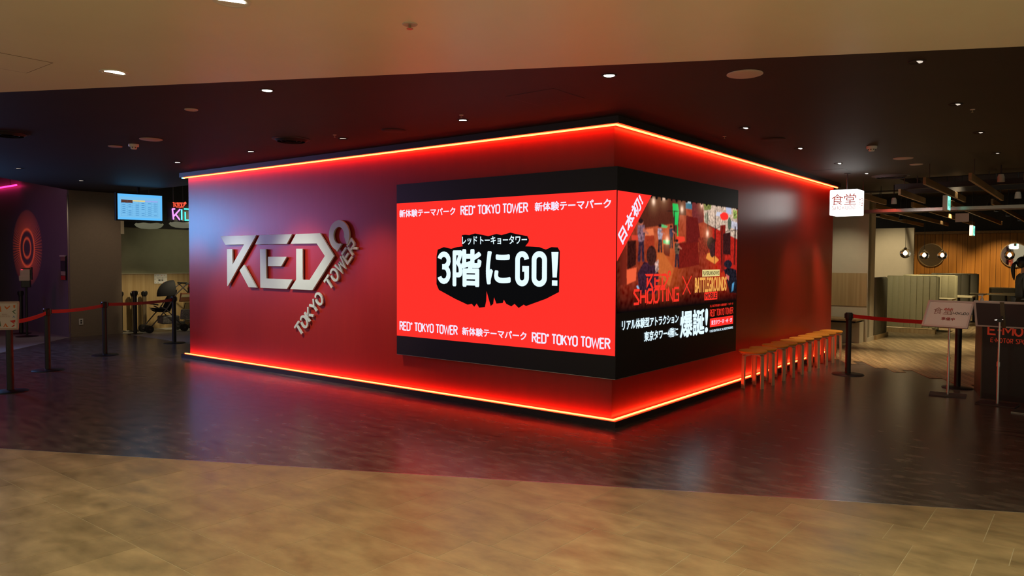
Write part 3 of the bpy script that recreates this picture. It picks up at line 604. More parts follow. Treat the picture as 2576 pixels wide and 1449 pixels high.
# ------------------------------------------------------------------ raised wall logo
lg = thing('wall_logo', 'large silver angular letters with a ring and slanted line of lettering on red wall', 'sign', (-5.0, 0, 1.109))
FW = frame((-6.438+5.0, 0, 0), (1, 0, 0), (0, 0, 1))
mk = mark(); grp = [[0, 1], [2, 3, 4], [5], [6]]
for g in grp:
    mb = MB(); [mb.prism(mk[i], FW, .018, .04) for i in g]; mb.build('letter', 'letter', lg, bevel=.002)
ax, az = -4.60+6.438, .500-1.109+.0
for word, off, wd in (('ToKYo', 0.0, .70), ('ToWER', .86, .74)):
    letters('letter', word, FW, ax+off*math.cos(PI/4), az+off*math.sin(PI/4), .155, wd, .030, .015, .034, 'letter', lg, PI/4, .16, True)

# ------------------------------------------------------------------ stools along the wall
def stool(name, label):
    t = thing(name, label, 'stool', group='round wooden stools along the red wall')
    MB().lathe([(.02, .418), (.150, .418), (.162, .424), (.166, .434), (.160, .444), (.13, .449), (.0001, .45)], n=36).build('seat', 'seat', t, smooth=True)
    MB().lathe([(.0001, .404), (.150, .404), (.152, .417), (.0001, .418)], n=32).build('seat_board', 'birch', t, smooth=True)
    for k in range(4):
        a = PI/4+k*PI/2+.35; c, s = math.cos(a), math.sin(a); prof = [(.06, .400), (.115, .400), (.139, .396), (.152, .384), (.155, .36), (.160, .0)]
        th = .018; inn = [(.06, .384), (.112, .383), (.127, .379), (.136, .371), (.138, .355), (.143, .0)]
        mb = MB(); hw = .023; P = []
        for r, z in prof+inn[::-1]:
            for e in (-hw, hw): P.append((c*r-s*e, s*r+c*e, z))
        n = len(prof)*2; fs = [(2*i, 2*i+1, 2*((i+1) % n)+1, 2*((i+1) % n)) for i in range(n)]
        m_ = len(prof)
        for i in range(m_-1):
            j = n-1-i; fs += [(2*i, 2*(i+1), 2*(j-1), 2*j), (2*i+1, 2*j+1, 2*(j-1)+1, 2*(i+1)+1)]
        mb.add(P, fs); mb.build('leg', 'birch', t)
    return t
def dup(root, loc, rz, label):
    r = root.copy(); C.objects.link(r); r.location = loc; r.rotation_euler = (0, 0, rz); r['label'] = label
    for ch in list(root.children):
        c = ch.copy(); C.objects.link(c); c.parent = r
        for g in list(ch.children):
            d = g.copy(); C.objects.link(d); d.parent = c
    return r
SY = [2.86, 3.20, 3.64, 3.98, 4.33, 4.71, 5.08, 5.44, 5.79, 6.15]
order = ['nearest the video wall, first of the row', 'second in the row from the video wall', 'third in the row from the video wall', 'fourth in the row from the video wall', 'fifth in the row from the video wall',
         'sixth in the row from the video wall', 'fourth from the far end of the row', 'third from the far end of the row', 'second from the far end of the row', 'at the far end of the row beside the belt post']
s0 = stool('round_stool', 'orange padded round wooden stool '+order[0]); s0.location = (.245, SY[0], 0)
for i in range(1, 10): dup(s0, (.245, SY[i], 0), (.0, .1, -.06, .05, .12, -.1, .04, .2, .12, .3)[i], 'orange padded round wooden stool '+order[i])

# ------------------------------------------------------------------ belt posts
def post(loc, label, belts=(), h=.83, head='black', pole='blackplastic', base=True, group='retractable belt posts', rz=0.0, name='belt_post', rb=.175):
    t = thing(name, label, 'post', loc, rz, group)
    if base:
        MB().lathe([(.0001, 0), (rb, 0), (rb, .006), (rb-.01, .012), (.05, .022), (.0001, .024)], n=40).build('base', 'blackplastic', t, smooth=True)
    MB().lathe([(.0001, .02), (.036, .02), (.036, h-.09), (.0001, h-.09)], n=20).build('pole', pole, t, smooth=True)
    mb = MB().lathe([(.0001, h-.1), (.042, h-.1), (.045, h-.08), (.045, h-.012), (.040, h-.002), (.0001, h)], n=20)
    for k in range(4): mb.box((.047*math.cos(k*PI/2), .047*math.sin(k*PI/2), h-.048), (.014, .03, .062), k*PI/2)
    mb.build('belt_head', 'blackplastic', t, smooth=True)
    for tgt, z1, sag in belts:
        d = Vector((tgt[0]-loc[0], tgt[1]-loc[1], 0)); L = d.length; d.normalize(); n = Vector((-d.y, d.x, 0))*.0015; P = []; N = 14
        d_l = d if rz == 0 else Matrix.Rotation(-rz, 3, 'Z') @ d
        for i in range(N+1):
            s_ = .05+(L-.107)*i/N; z = h-.046+(z1-(h-.046))*i/N-sag*4*(i/N)*(1-i/N)
            for e in (1, -1):
                for zz in (-.024, .024): P.append(d_l*s_+n*e+Vector((0, 0, z+zz)))
        fs = []
        for i in range(N):
            a = 4*i; b = 4*(i+1); fs += [(a, b, b+1, a+1), (a+2, a+3, b+3, b+2), (a, a+2, b+2, b), (a+1, b+1, b+3, a+3)]
        MB().add(P, fs).build('belt', 'belt', t)
    return t
pA, pB, pC, p0, pD = (-7.52, -1.9, 0), (-8.61, -.7, 0), (-9.41, .82, 0), (-6.10, -2.80, 0), (-11.5, 1.12, 0)
post(p0, 'black belt post holding the framed sign at the left edge', [(pA, .77, .02)], h=.82, name='belt_post')
post(pA, 'black belt post second from the left with red belts both sides', [(pB, .77, .02)], rb=.19)
post(pB, 'black belt post in the middle of the left queue line', [(pC, .77, .02)], rb=.185)
post(pC, 'black belt post beside the left end of the red wall', [], rb=.18)
post(pD, 'black belt post standing beside the taupe column', [], h=.86, rb=.14)
post((-13.25, -.28, 0), 'black belt post against the purple-lit wall behind the dispenser', [], h=.85)
pR, pS = (.86, 4.68, 0), (2.16, 4.40, 0)
post(pR, 'black belt post beside the stools with red belt to the right', [(pS, .77, .015)], rb=.2)
post(pS, 'black belt post behind the white board on a stand', [], rb=.165)
# huddle of spare posts by the children's area wall
for i, (x, y, met, lab) in enumerate([(-12.22, 1.17, 0, 'dark spare belt post at the left of the huddle by the oak wainscot'), (-12.02, 1.33, 1, 'champagne metal spare post second in the huddle by the oak wainscot'), (-12.22, 1.44, 1, 'champagne metal spare post third in the huddle by the oak wainscot'),
                               (-12.02, 1.55, 1, 'champagne metal spare post fourth in the huddle by the oak wainscot'), (-12.22, 1.66, 1, 'champagne metal spare post at the right of the huddle beside the pushchair')]):
    post((x, y, 0), lab, [], h=.82, pole='steelpost' if met else 'blackplastic', group='spare posts huddled at the wainscot', rb=.10)
tg = thing('hanging_tag', 'crumpled white paper tag hung on the spare posts', 'tag', (-11.95, 1.33, .56))
MB().prism([(-.03, 0), (.04, -.02), (.05, .12), (.03, .2), (.09, .24), (-.08, .25), (-.03, .2)], frame((0, 0, 0), (.2, 1, 0), (0, 0, 1)), 0, .006).build('tag_sheet', 'paper', tg)

# framed sign on the leftmost post
th_ = math.radians(-47); fs_ = thing('framed_notice', 'cream framed notice with orange and green arrow shapes at the left edge', 'sign', (-6.08, -2.83, .80))
nrm = Vector((.80, -.55, .12)).normalized(); uu_ = Vector((0, 0, 1)).cross(nrm).normalized(); vv_ = nrm.cross(uu_)
fs_.location = Vector((-6.10, -2.80, .69))+nrm*.09
FF = (Vector((0, 0, 0)), uu_, vv_, nrm)
def board(parent, FF, w_, h_, fr_m='alu', sheet='paper', fw_=.018, sheet_name='sheet'):
    mb = MB()
    for q in (rect(-w_/2, 0, w_/2, fw_), rect(-w_/2, h_-fw_, w_/2, h_), rect(-w_/2, fw_, -w_/2+fw_, h_-fw_), rect(w_/2-fw_, fw_, w_/2, h_-fw_)): mb.prism(q, FF, -.004, .016)
    mb.build('frame', fr_m, parent, bevel=.002); MB().prism(rect(-w_/2+fw_*.5, fw_*.5, w_/2-fw_*.5, h_-fw_*.5), FF, .001, .006).build(sheet_name, sheet, parent)
    return parent.children[-1] if False else [c for c in parent.children if c.name.startswith(sheet_name)][-1]
fsh = board(fs_, FF, .235, .315, 'pinkwhite')
for pts, m_ in [([(-.02, .27), (0, .245), (.03, .27), (.03, .255), (0, .225), (-.02, .25)], 'orangeprint'), ([(.062, .275), (.082, .275), (.08, .24), (.064, .245)], 'orangeprint'), ([(.088, .225), (.05, .205), (.085, .17), (.085, .18), (.066, .205), (.088, .215)], 'greenprint'),
                ([(.055, .13), (.068, .16), (.085, .13), (.068, .14)], 'blueprint'), ([(.03, .10), (.085, .11), (.085, .08), (.07, .085), (.08, .06)], 'redprint'), ([(-.03, .03), (-.01, .075), (.02, .03), (.0, .03), (-.01, .055), (-.02, .03)], 'orangeprint'), ([(.045, .03), (.075, .06), (.08, .045), (.06, .03)], 'redprint'),
                ([(-.085, .2), (-.06, .27), (-.05, .2)], 'orangeprint'), ([(-.09, .05), (-.06, .1), (-.05, .04)], 'greenprint')]:
    MB().prism(pts, FF, .0062, .0068).build('arrow', m_, fsh)
text('lettering', 'こちらから\nお入りください', FF, -.06, .14, .035, .18, 'brownprint', fsh, 0, .0062, .0006)

# ------------------------------------------------------------------ objects in the left rooms
ds = thing('hand_sanitizer_stand', 'black floor stand with white automatic hand sanitizer dispenser in purple light', 'dispenser', (-12.55, -.42, 0))
MB().lathe([(.0001, 0), (.19, 0), (.19, .008), (.03, .03), (.0001, .03)], n=32).build('base', 'blackplastic', ds, smooth=True)
MB().tube([(0, 0, .02), (0, 0, .98)], .02, 14).build('pole', 'blackplastic', ds, smooth=True)
dr = 1.0; RM = Matrix.Rotation(-.5, 3, 'Z')
MB().box((0, 0, 1.0), (.11, .15, .13), -.5).build('tray', 'blackplastic', ds, bevel=.01)
MB().box(RM @ Vector((.0, -.01, 1.17)), (.11, .16, .22), -.5).box(RM @ Vector((.012, -.02, 1.11)), (.11, .17, .1), -.5).build('dispenser_body', 'pinkwhite', ds, bevel=.012)
MB().box(RM @ Vector((-.01, .09, 1.2)), (.09, .02, .24), -.5).build('back_plate', 'blackplastic', ds)
MB().box(RM @ Vector((.0, 0, 1.295)), (.1, .13, .02), -.5).build('lid', 'blackplastic', ds)
MB().lathe([(.0001, 0), (.012, 0), (.012, .006), (.0001, .008)], RM @ Vector((.058, -.055, 1.275)), 12).build('indicator', 'pinkdot', ds)
lf = thing('leaflet_holder', 'tall wall leaflet holder with dark and pale leaflets beside the taupe column', 'leaflet holder', (-12.02, .04, 1.08))
FLF = frame((0, 0, 0), (1, 0, 0), (0, 0, 1))
MB().prism(rect(-.12, 0, .12, .46), FLF, 0, .012).build('backing', 'blackplastic', lf); MB().prism(rect(-.12, .445, .12, .47), FLF, 0, .03).build('top_bar', 'white', lf)
for a, b, m_ in [(.17, .36, 'boardgrey'), (.09, .165, 'pinkwhite'), (.0, .08, 'redprint'), (.365, .44, 'greyprint')]: MB().prism(rect(-.10, a, .10, b), FLF, .012, .018).build('leaflet', m_, lf)
sk = thing('power_outlet', 'small white power outlet plate low on the taupe column', 'outlet', (-11.846, .26, .28))
MB().box((0, 0, 0), (.012, .075, .12)).build('plate', 'white', sk, bevel=.003); MB().box((.007, 0, .02), (.004, .03, .03)).box((.007, 0, -.02), (.004, .03, .03)).build('socket', 'boardgrey', sk)
wb = thing('wall_box', 'slim cream box high on the edge of the taupe column', 'box', (-11.86, 1.05, 1.98)); MB().box((0, 0, .17), (.05, .07, .34)).build('box_body', 'cream', wb, bevel=.004)
# hanging television
tv = thing('television', 'hanging television with a pale blue timetable on its screen', 'television', (-10.25, .63, 2.17), math.radians(-9))
FT = frame((.045, 0, 0), (0, 1, 0), (0, 0, 1))
MB().box((0, 0, .25), (.07, .80, .50)).build('housing', 'blackplastic', tv, bevel=.006)
tvs = MB().prism(rect(-.365, .022, .385, .478), FT, -.009, -.004).build('screen', 'tvblue', tv)
MB().prism(rect(-.33, .06, .35, .43), FT, -.0035, -.003).build('page', 'tvblue2', tvs)
MB().prism(rect(-.31, .32, -.12, .375), FT, -.0028, -.002).build('table_heading', 'tvbrown', tvs); MB().prism(rect(-.12, .35, .09, .375), FT, -.0028, -.002).build('table_heading', 'scr_pale', tvs); MB().prism(rect(.09, .35, .31, .375), FT, -.0028, -.002).build('table_heading', 'tvlilac', tvs)
mb = MB()
for k in range(8): mb.prism(rect(-.31, .09+k*.037, .31, .092+k*.037), FT, -.0028, -.002)
for xx in (-.31, -.21, -.12, -.015, .09, .2, .308): mb.prism(rect(xx, .09, xx+.002, .375), FT, -.0028, -.002)
for k in range(7):
    for j, xx in enumerate((-.29, -.19, -.07, .03, .14, .24)):
        if (k*3+j*5) % 7: mb.prism(rect(xx, .103+k*.036, xx+.05, .112+k*.036), FT, -.0028, -.002)
mb.build('timetable', 'tvline', tvs)
MB().box((-.02, 0, .555), (.04, .04, .108)).build('bracket', 'blackplastic', tv)
# neon sign
ne = thing('neon_sign', 'neon sign of red script over large rainbow letters, hung beyond the red wall', 'sign', (-11.0, 1.62, 2.26), math.radians(-6))
FN = frame((0, 0, 0), (0, 1, 0), (0, 0, 1))
def tubes(polys, m_, r, parent=ne):
    mb = MB()
    for p in polys: mb.tube([(0, a, b) for a, b in p], r, 8)
    mb.build('neon_tube', m_, parent, smooth=True)
MB().box((-.03, .32, .17), (.02, .78, .36)).build('backing', 'black', ne)
for pth, m_ in [([[(.02, .22), (.04, .01)], [(.02, .22), (.07, .22)]], 'neonviolet'), ([[(.17, .22), (.05, .08)], [(.08, .12), (.16, .01)]], 'neonviolet'), ([[(.20, .22), (.20, .01)]], 'neoncyan'), ([[(.25, .23), (.35, .23), (.42, .13), (.35, .01), (.26, .01)], [(.27, .17), (.27, .03)]], 'neonteal'), ([[(.58, .22), (.46, .22), (.56, .02), (.44, .02)]], 'neonyellow')]: tubes(pth, m_, .014)
mb = MB()
for p in mark():
    q = [(a*.092+.03, b*.092*1.45+.255) for a, b in p]; mb.tube([(0, a, b) for a, b in q+q[:1]], .0045, 6)
mb.build('neon_tube', 'neonred', ne)
MB().tube([(-.03, .05, .34), (-.03, .05, 1.2)], .006, 8).tube([(-.03, .6, .34), (-.03, .6, 1.2)], .006, 8).build('hanger', 'boardgrey', ne)
# cloud shaped shades
def cloud(loc, s, label, seed):
    t = thing('cloud_lampshade', label, 'lampshade', loc, group='cloud shaped paper lampshades'); rr = random.Random(seed); mb = MB(); n = 36; rings = []
    for j, (r, z) in enumerate([(.02, .0), (.55, .03), (.85, .10), (1.0, .2), (.92, .24), (.8, .13), (.5, .06), (.02, .04)]):
        rings.append([(math.cos(2*PI*k/n)*r*s*(1+.10*math.sin(5*2*PI*k/n+seed)), math.sin(2*PI*k/n)*r*s*(1+.08*math.sin(4*2*PI*k/n)), z*s*1.7+.03*s*math.sin(7*2*PI*k/n+seed)*r) for k in range(n)])
    mb.add([q for R_ in rings for q in R_], [(i*n+k, i*n+(k+1) % n, (i+1)*n+(k+1) % n, (i+1)*n+k) for i in range(7) for k in range(n)]); mb.build('shade', 'lampshade', t, smooth=True)
    MB().tube([(0, 0, .05), (0, 0, 3.48-loc[2])], .004, 6).build('cord', 'boardgrey', t)
cloud((-11.7, 1.52, 2.09), .28, 'pale scalloped paper lampshade just below the television', 1); cloud((-11.3, 2.02, 2.12), .28, 'pale scalloped paper lampshade below the neon sign', 2)
# notice for pushchairs
pn = thing('pushchair_notice', 'white paper notice with coloured triangles above the black pushchair', 'notice', (-12.375, 2.08, .96))
FPN = frame((0, 0, 0), (0, 1, 0), (0, 0, 1)); MB().prism(rect(-.14, 0, .14, .2), FPN, 0, .002).build('sheet', 'paper', pn)
text('lettering', 'ベビーカー', FPN, -.085, .10, .085, .135, 'ink', pn, .01, .0022, .0005); text('lettering', '置き場', FPN, -.05, .055, .055, .09, 'ink', pn, .02, .0022, .0005)
for i, (a, b, m_) in enumerate([(-.12, .16, 'greenprint'), (-.06, .17, 'blueprint'), (.02, .165, 'redprint'), (.08, .17, 'brownprint'), (.115, .13, 'greenprint'), (.115, .03, 'redprint'), (.06, .015, 'orangeprint'), (-.06, .015, 'greenprint'), (-.12, .02, 'blueprint'), (-.125, .09, 'ink')]): MB().prism([(a-.012, b), (a+.014, b+.003), (a+.004, b+.018)], FPN, .0022, .0027).build('triangle', m_, pn)
# pushchairs
def wheel(mb, c, r, ax=(1, 0, 0)):
    ax = Vector(ax).normalized(); R = ax.to_track_quat('Z', 'Y').to_matrix(); mb.lathe([(r*.25, -.014), (r*.8, -.014), (r, -.010), (r, .010), (r*.8, .014), (r*.25, .014)], c, 20, R)
def pushchair(loc, rz, label, canopy, seatm):
    t = thing('pushchair', label, 'pushchair', loc, rz, 'parked pushchairs')
    for sx in (-1, 1):
        x = .2*sx
        MB().tube([(x, .38, .08), (x, .02, .50), (x, -.16, .78), (x, -.34, .95)], .012, 8).build('side_tube', 'boardgrey', t, smooth=True)
        MB().tube([(x, -.30, .08), (x, .05, .46), (x, .16, .52)], .011, 8).build('rear_strut', 'boardgrey', t, smooth=True)
        for yy in (.38, -.30):
            mb = MB(); wheel(mb, (x-.03, yy, .075), .075); wheel(mb, (x+.03, yy, .075), .075); wh = mb.build('wheel', 'rubber', t, smooth=True); MB().tube([(x-.05, yy, .075), (x+.05, yy, .075)], .02, 10).build('hub', 'boardgrey', wh, smooth=True)
    MB().tube([(-.2, -.34, .95), (-.17, -.39, .98), (.17, -.39, .98), (.2, -.34, .95)], .016, 8).build('handle', 'rubber', t, smooth=True)
    P = []; n = 7
    for y, z in [(.22, .44), (.02, .42), (-.06, .44), (-.18, .72), (-.2, .88)]:
        for k in range(n): a = -1+2*k/(n-1); P.append((a*.18, y+.05*a*a, z+.05*a*a))
    k2 = len(P); P += [(p[0], p[1]-.02, p[2]-.035) for p in P]
    fs = [(i*n+k, i*n+k+1, (i+1)*n+k+1, (i+1)*n+k) for i in range(4) for k in range(n-1)]; fs += [tuple(q+k2 for q in f[::-1]) for f in fs]
    MB().add(P, fs).build('seat', seatm, t, smooth=True)
    P = []; na, nb = 9, 12
    for i in range(na):
        a = -.1+1.75*i/(na-1)
        for k in range(nb): b = PI*k/(nb-1); P.append((.20*math.cos(b), -.14+math.sin(b)*(.30*math.cos(a)), .70+math.sin(b)*.30*math.sin(a)+.05))
    MB().add(P, [(i*nb+k, i*nb+k+1, (i+1)*nb+k+1, (i+1)*nb+k) for i in range(na-1) for k in range(nb-1)]).build('canopy', canopy, t, smooth=True)
    MB().box((0, -.06, .24), (.32, .34, .16)).build('basket', 'fabricgrey', t, bevel=.02)
    MB().tube([(-.19, .2, .56), (-.12, .3, .58), (.12, .3, .58), (.19, .2, .56)], .014, 8).build('bumper_bar', 'rubber', t, smooth=True)
    MB().tube([(-.2, -.22, .14), (.2, -.22, .14)], .008, 6).tube([(-.2, .33, .13), (.2, .33, .13)], .008, 6).build('axle', 'boardgrey', t)
    return t
p1 = pushchair((-11.60, 1.78, .004), math.radians(172), 'black pushchair with patterned bags parked under the white notice', 'fabricblack', 'fabricblack')
bg = thing('bag', 'patterned fabric bag hanging on the black pushchair handle', 'bag', (-11.24, 2.06, .26)); MB().prism([(-.14, .0), (.14, .0), (.13, .2), (-.12, .2)], frame((0, 0, 0), (.25, 1, 0), (0, 0, 1)), -.05, .05).build('bag_body', 'fabricgrey', bg, bevel=.015)
MB().tube([(0, -.08, .2), (0, -.05, .33), (0, .05, .33), (0, .08, .2)], .006, 6).build('strap', 'fabricblack', bg)
bg = thing('shopping_bag', 'orange and cream shopping bag on the back of the black pushchair', 'bag', (-11.24, 2.02, .62)); MB().prism([(-.12, 0), (.12, 0), (.11, .17), (-.09, .18)], frame((0, 0, 0), (.2, 1, 0), (0, 0, 1)), -.04, .04).build('bag_body', 'brownprint', bg, bevel=.01)
MB().prism([(-.10, .09), (.10, .09), (.09, .15), (-.08, .15)], frame((0, 0, 0), (.2, 1, 0), (0, 0, 1)), .04, .044).build('print_panel', 'tabletop', bg)
pushchair((-11.85, 2.66, .004), math.radians(4), 'black pushchair with red hood half hidden by the red wall', 'fabricred', 'fabricblack')
# projected ring image, projector boxes and tube in the violet room
l = bpy.data.lights.new('projector_beam', 'SPOT'); l.energy = 430; l.color = (1, 1, 1); l.spot_size = math.radians(30); l.spot_blend = .1; l.shadow_soft_size = .004; l.use_nodes = True
nt = l.node_tree; em = [n for n in nt.nodes if n.type == 'EMISSION'][0]; tc = nt.nodes.new('ShaderNodeTexCoord'); sx = nt.nodes.new('ShaderNodeSeparateXYZ'); nt.links.new(tc.outputs['Normal'], sx.inputs[0])
def mth(op, a, b=None):
    n = nt.nodes.new('ShaderNodeMath'); n.operation = op
    for i, q in enumerate((a, b)):
        if q is None: continue
        if isinstance(q, (int, float)): n.inputs[i].default_value = q
        else: nt.links.new(q, n.inputs[i])
    return n.outputs[0]
px = mth('DIVIDE', sx.outputs[0], sx.outputs[2]); py = mth('DIVIDE', sx.outputs[1], sx.outputs[2])
rad = mth('SQRT', mth('ADD', mth('MULTIPLY', px, px), mth('MULTIPLY', py, py)))
D_P = 3.0; r_ = mth('MULTIPLY', rad, D_P)                       # metres on the wall
def ringf(c, w_): return mth('POWER', 2.718, mth('MULTIPLY', mth('POWER', mth('DIVIDE', mth('SUBTRACT', r_, c), w_), 2.0), -1))
rays = mth('ADD', mth('MULTIPLY', mth('SINE', mth('MULTIPLY', mth('ARCTAN2', py, px), 72)), .5), .5)
outer = mth('MULTIPLY', mth('GREATER_THAN', r_, .38), mth('MAXIMUM', mth('SUBTRACT', 1, mth('DIVIDE', mth('SUBTRACT', r_, .38), .5)), 0))
tot = mth('ADD', mth('ADD', ringf(.20, .03), mth('MULTIPLY', ringf(.38, .03), .9)), mth('MULTIPLY', outer, mth('ADD', mth('MULTIPLY', rays, .7), .03)))
tot = mth('ADD', tot, .02)
nt.links.new(mth('MULTIPLY', tot, 1.0), em.inputs[1]); em.inputs[0].default_value = (1, .12, .02, 1)
o = bpy.data.objects.new('projector_beam', l); C.objects.link(o); o.location = (-13.93, -2.9, 1.70); o.rotation_euler = (PI/2, 0, 0)
for (lx, ly, lz, lab) in [(-13.6, -1.25, 2.42, 'dark projector box hanging in the violet room, the upper one'), (-14.3, -2.1, 2.12, 'dark projector box hanging lower at the far left edge')]:
    t = thing('projector', lab, 'projector', (lx, ly, lz), math.radians(15)); MB().box((0, 0, 0), (.7, .4, .2)).build('projector_body', 'boardgrey', t, bevel=.03); MB().tube([(0, 0, .1), (0, 0, 3.28-lz)], .02, 8).build('mount', 'boardgrey', t); MB().lathe([(.0001, 0), (.06, 0), (.055, .02), (.0001, .02)], (.1, .2, 0), 16, Matrix.Rotation(-PI/2, 3, 'X')).build('lens', 'blackplastic', t)
t = thing('led_tube', 'magenta glowing led tube under the dark ceiling at the far left', 'light', (0, 0, 0)); MB().tube([(-17.2, .04, 3.0), (-14.2, .0, 3.0)], .018, 8).build('glow_tube', 'pinkled', t, smooth=True)
for k in (-16.9, -14.6): MB().tube([(k, .02, 3.01), (k, .02, 3.29)], .006, 6).build('hanger', 'boardgrey', t)

# ------------------------------------------------------------------ right side
cs = thing('light_box_sign', 'glowing white cube sign hanging from the ceiling at the end of the red wall', 'sign', (.55, 5.68, 2.17))
lbx = MB().box((0, 0, .182), (.38, .36, .364)).build('light_box', 'cube', cs, bevel=.012)
FC = frame((-.19, -.18, 0), (1, 0, 0), (0, 0, 1)); FC2 = frame((.19, -.18, 0), (0, 1, 0), (0, 0, 1))
def shokudo(fr, x, y, s, m_, z, parent, split=False):
    text('lettering', '食', fr, x, y+.085*s, x+.155*s, y+.235*s, m_, parent, .002, z, .0006)
    text('lettering', '堂', fr, x+.165*s, y+.085*s, x+.32*s, y+.235*s, m_, parent, .002, z, .0006)
    if not split: letters('lettering', 'SHoKUDo', fr, x+.01*s, y+.025*s, .045*s, .30*s, .0065*s, z, z+.0006, m_, parent, 0, .3)
shokudo(FC, .025, .055, 1.05, 'cubeprint', .0012, lbx); shokudo(FC2, .05, .07, .82, 'cubeprint', .0012, lbx)
MB().tube([(0, 0, .364), (0, 0, CZ-2.17)], .009, 10).build('rod', 'plinth', cs, smooth=True); MB().lathe([(.0001, 0), (.045, 0), (.045, .008), (.0001, .008)], (0, 0, CZ-2.17-.008), 20).build('ceiling_plate', 'plinth', cs)
# bench in the alcove
bn = thing('alcove_bench', 'built-in pale wooden bench in the alcove right of the red wall', 'bench', (-.70, 8.85, 0))
MB().box((0, 0, .44), (1.46, .56, .035)).build('seat', 'oak', bn, bevel=.003); MB().box((0, .02, .405), (1.40, .5, .035)).build('underframe', 'black', bn); MB().box((0, .12, .195), (1.45, .3, .385)).build('base_panel', 'cream', bn)
# seating booths
def booth(y, xl, xr, h, label, curved, m_='booth'):
    t = thing('booth_partition', label, 'booth', (0, y, 0), group='upholstered booth partitions'); n = 8; P = []
    def sec(p, d, i):  # rounded slab panel
        pass
    wpan = (xr-xl)/n
    for i in range(n):
        a, b = xl+wpan*i, xl+wpan*(i+1); off = .10*(((a+b)/2-xl)/(xr-xl)-.5)**2*4 if curved else 0
        MB().box(((a+b)/2, off, h/2+.06), (wpan-.002, .12, h-.12)).build('panel', m_, t, smooth=True, bevel=.005)
    MB().tube([(xl+(xr-xl)*q/8, (.10*(q/8-.5)**2*4) if curved else 0, h-.03) for q in range(9)], .042, 10).build('top_roll', m_, t, smooth=True)
    MB().lathe([(.0001, .1), (.06, .1), (.06, h-.02), (.05, h-.003), (.0001, h)], (xr-.01, .10 if curved else 0, 0), 16).build('end_post', m_, t, smooth=True)
    MB().box(((xl+xr)/2, .03, .045), (xr-xl+.02, .16, .09)).build('plinth', 'oak', t)
    return t
booth(11.75, -.13, .80, 1.2, 'curved grey-green booth partition, nearest of the row', True)
booth(13.6, -.15, .90, 1.2, 'grey-green booth partition second of the row', False); booth(15.3, -.1, .94, 1.2, 'olive booth partition third of the row', False, 'boothdark'); booth(17.0, -.1, .94, 1.2, 'dark olive booth partition farthest of the row', False, 'boothdark')
t = thing('booth_partition', 'dark fluted booth end standing right behind the cream column', 'booth', (.085, 9.7, 0), group='upholstered booth partitions')
for i in range(9): MB().lathe([(.0001, .09), (.045, .09), (.05, .12), (.05, 1.16), (.03, 1.2), (.0001, 1.205)], (-.02, .06+i*.105, 0), 12).build('flute', 'boothdark', t, smooth=True)
MB().box((-.02, .5, .045), (.13, 1.0, .09)).build('plinth', 'oak', t)
def table(x, y, w_, d_, label):
    t = thing('table', label, 'table', (x, y, 0), group='pale tables in the eatery'); MB().box((0, 0, .70), (w_, d_, .035)).build('tabletop', 'tabletop', t, bevel=.004); MB().tube([(0, 0, .02), (0, 0, .685)], .03, 12).build('leg', 'blackplastic', t, smooth=True); MB().lathe([(.0001, 0), (.2, 0), (.2, .012), (.0001, .02)], n=24).build('foot', 'blackplastic', t, smooth=True)
table(.70, 12.7, .62, .6, 'pale table showing behind the nearest booth partition'); table(.86, 14.5, .62, .6, 'pale table between the second and third booth partitions'); table(.98, 16.2, .5, .6, 'pale table before the farthest booth partition')
table(1.62, 16.6, .75, .6, 'pale table in front of the amber board wall with a tray')
ty = thing('tray', 'pale tray lying on the table by the amber board wall', 'tray', (1.72, 16.5, .719)); MB().box((0, 0, .009), (.3, .22, .018)).build('tray_body', 'tabletop', ty, bevel=.005)
st_ = thing('sofa', 'dark olive sofa bench behind the table at the amber board wall', 'sofa', (1.45, 17.6, 0)); MB().box((0, .12, .42), (.6, .14, .84)).build('backrest', 'boothdark', st_, bevel=.03); MB().box((0, -.12, .22), (.6, .42, .44)).build('seat', 'boothdark', st_, bevel=.03)
# round mirrors
for x, lab in ((-.45, 'round framed mirror on the amber board wall, the left one'), (1.60, 'round framed mirror on the amber board wall at the right edge')):
    t = thing('round_mirror', lab, 'mirror', (x, 19.05, 1.71), group='round wall mirrors'); RX = Matrix.Rotation(PI/2, 3, 'X')
    MB().lathe([(.0001, 0), (.325, 0), (.325, .012), (.0001, .013)], (0, 0, 0), 48, RX).build('mirror_glass', 'mirror', t)
    MB().lathe([(.32, 0), (.345, 0), (.345, .03), (.32, .03)], (0, 0, 0), 48, RX).build('frame', 'steelpost', t, smooth=True)
# glass globe pendants
for x, y, z, lab in ((-.02, 13.0, 1.70, 'clear glass globe pendant in front of the cream partition'), (-.13, 16.0, 1.68, 'clear glass globe pendant before the left side of the left mirror'), (.25, 16.2, 1.68, 'clear glass globe pendant before the right side of the left mirror'), (1.72, 16.0, 1.68, 'clear glass globe pendant standing in for lamps mirrored at the right edge')):  # last globe added in place of a lamp reflection in the mirror
    t = thing('globe_pendant', lab, 'lamp', (x, y, z), group='glass globe pendant lamps')
    MB().lathe([(.03, .105)]+[(.115*math.sin(a), .115*math.cos(a)) for a in np.linspace(.35, PI-.02, 16)], n=28).build('globe', 'glass', t, smooth=True)
    MB().lathe([(.0001, -.03), (.012, -.028), (.022, -.02), (.028, -.01), (.03, .0), (.028, .01), (.022, .02), (.012, .038), (.0001, .045)], n=20).build('bulb', 'bulb', t, smooth=True)
    MB().lathe([(.0001, .045), (.018, .045), (.032, .1), (.025, .13), (.0001, .135)], n=14).build('socket', 'steelpost', t, smooth=True); MB().tube([(0, 0, .13), (0, 0, 3.4-z)], .004, 6).build('cord', 'blackplastic', t)
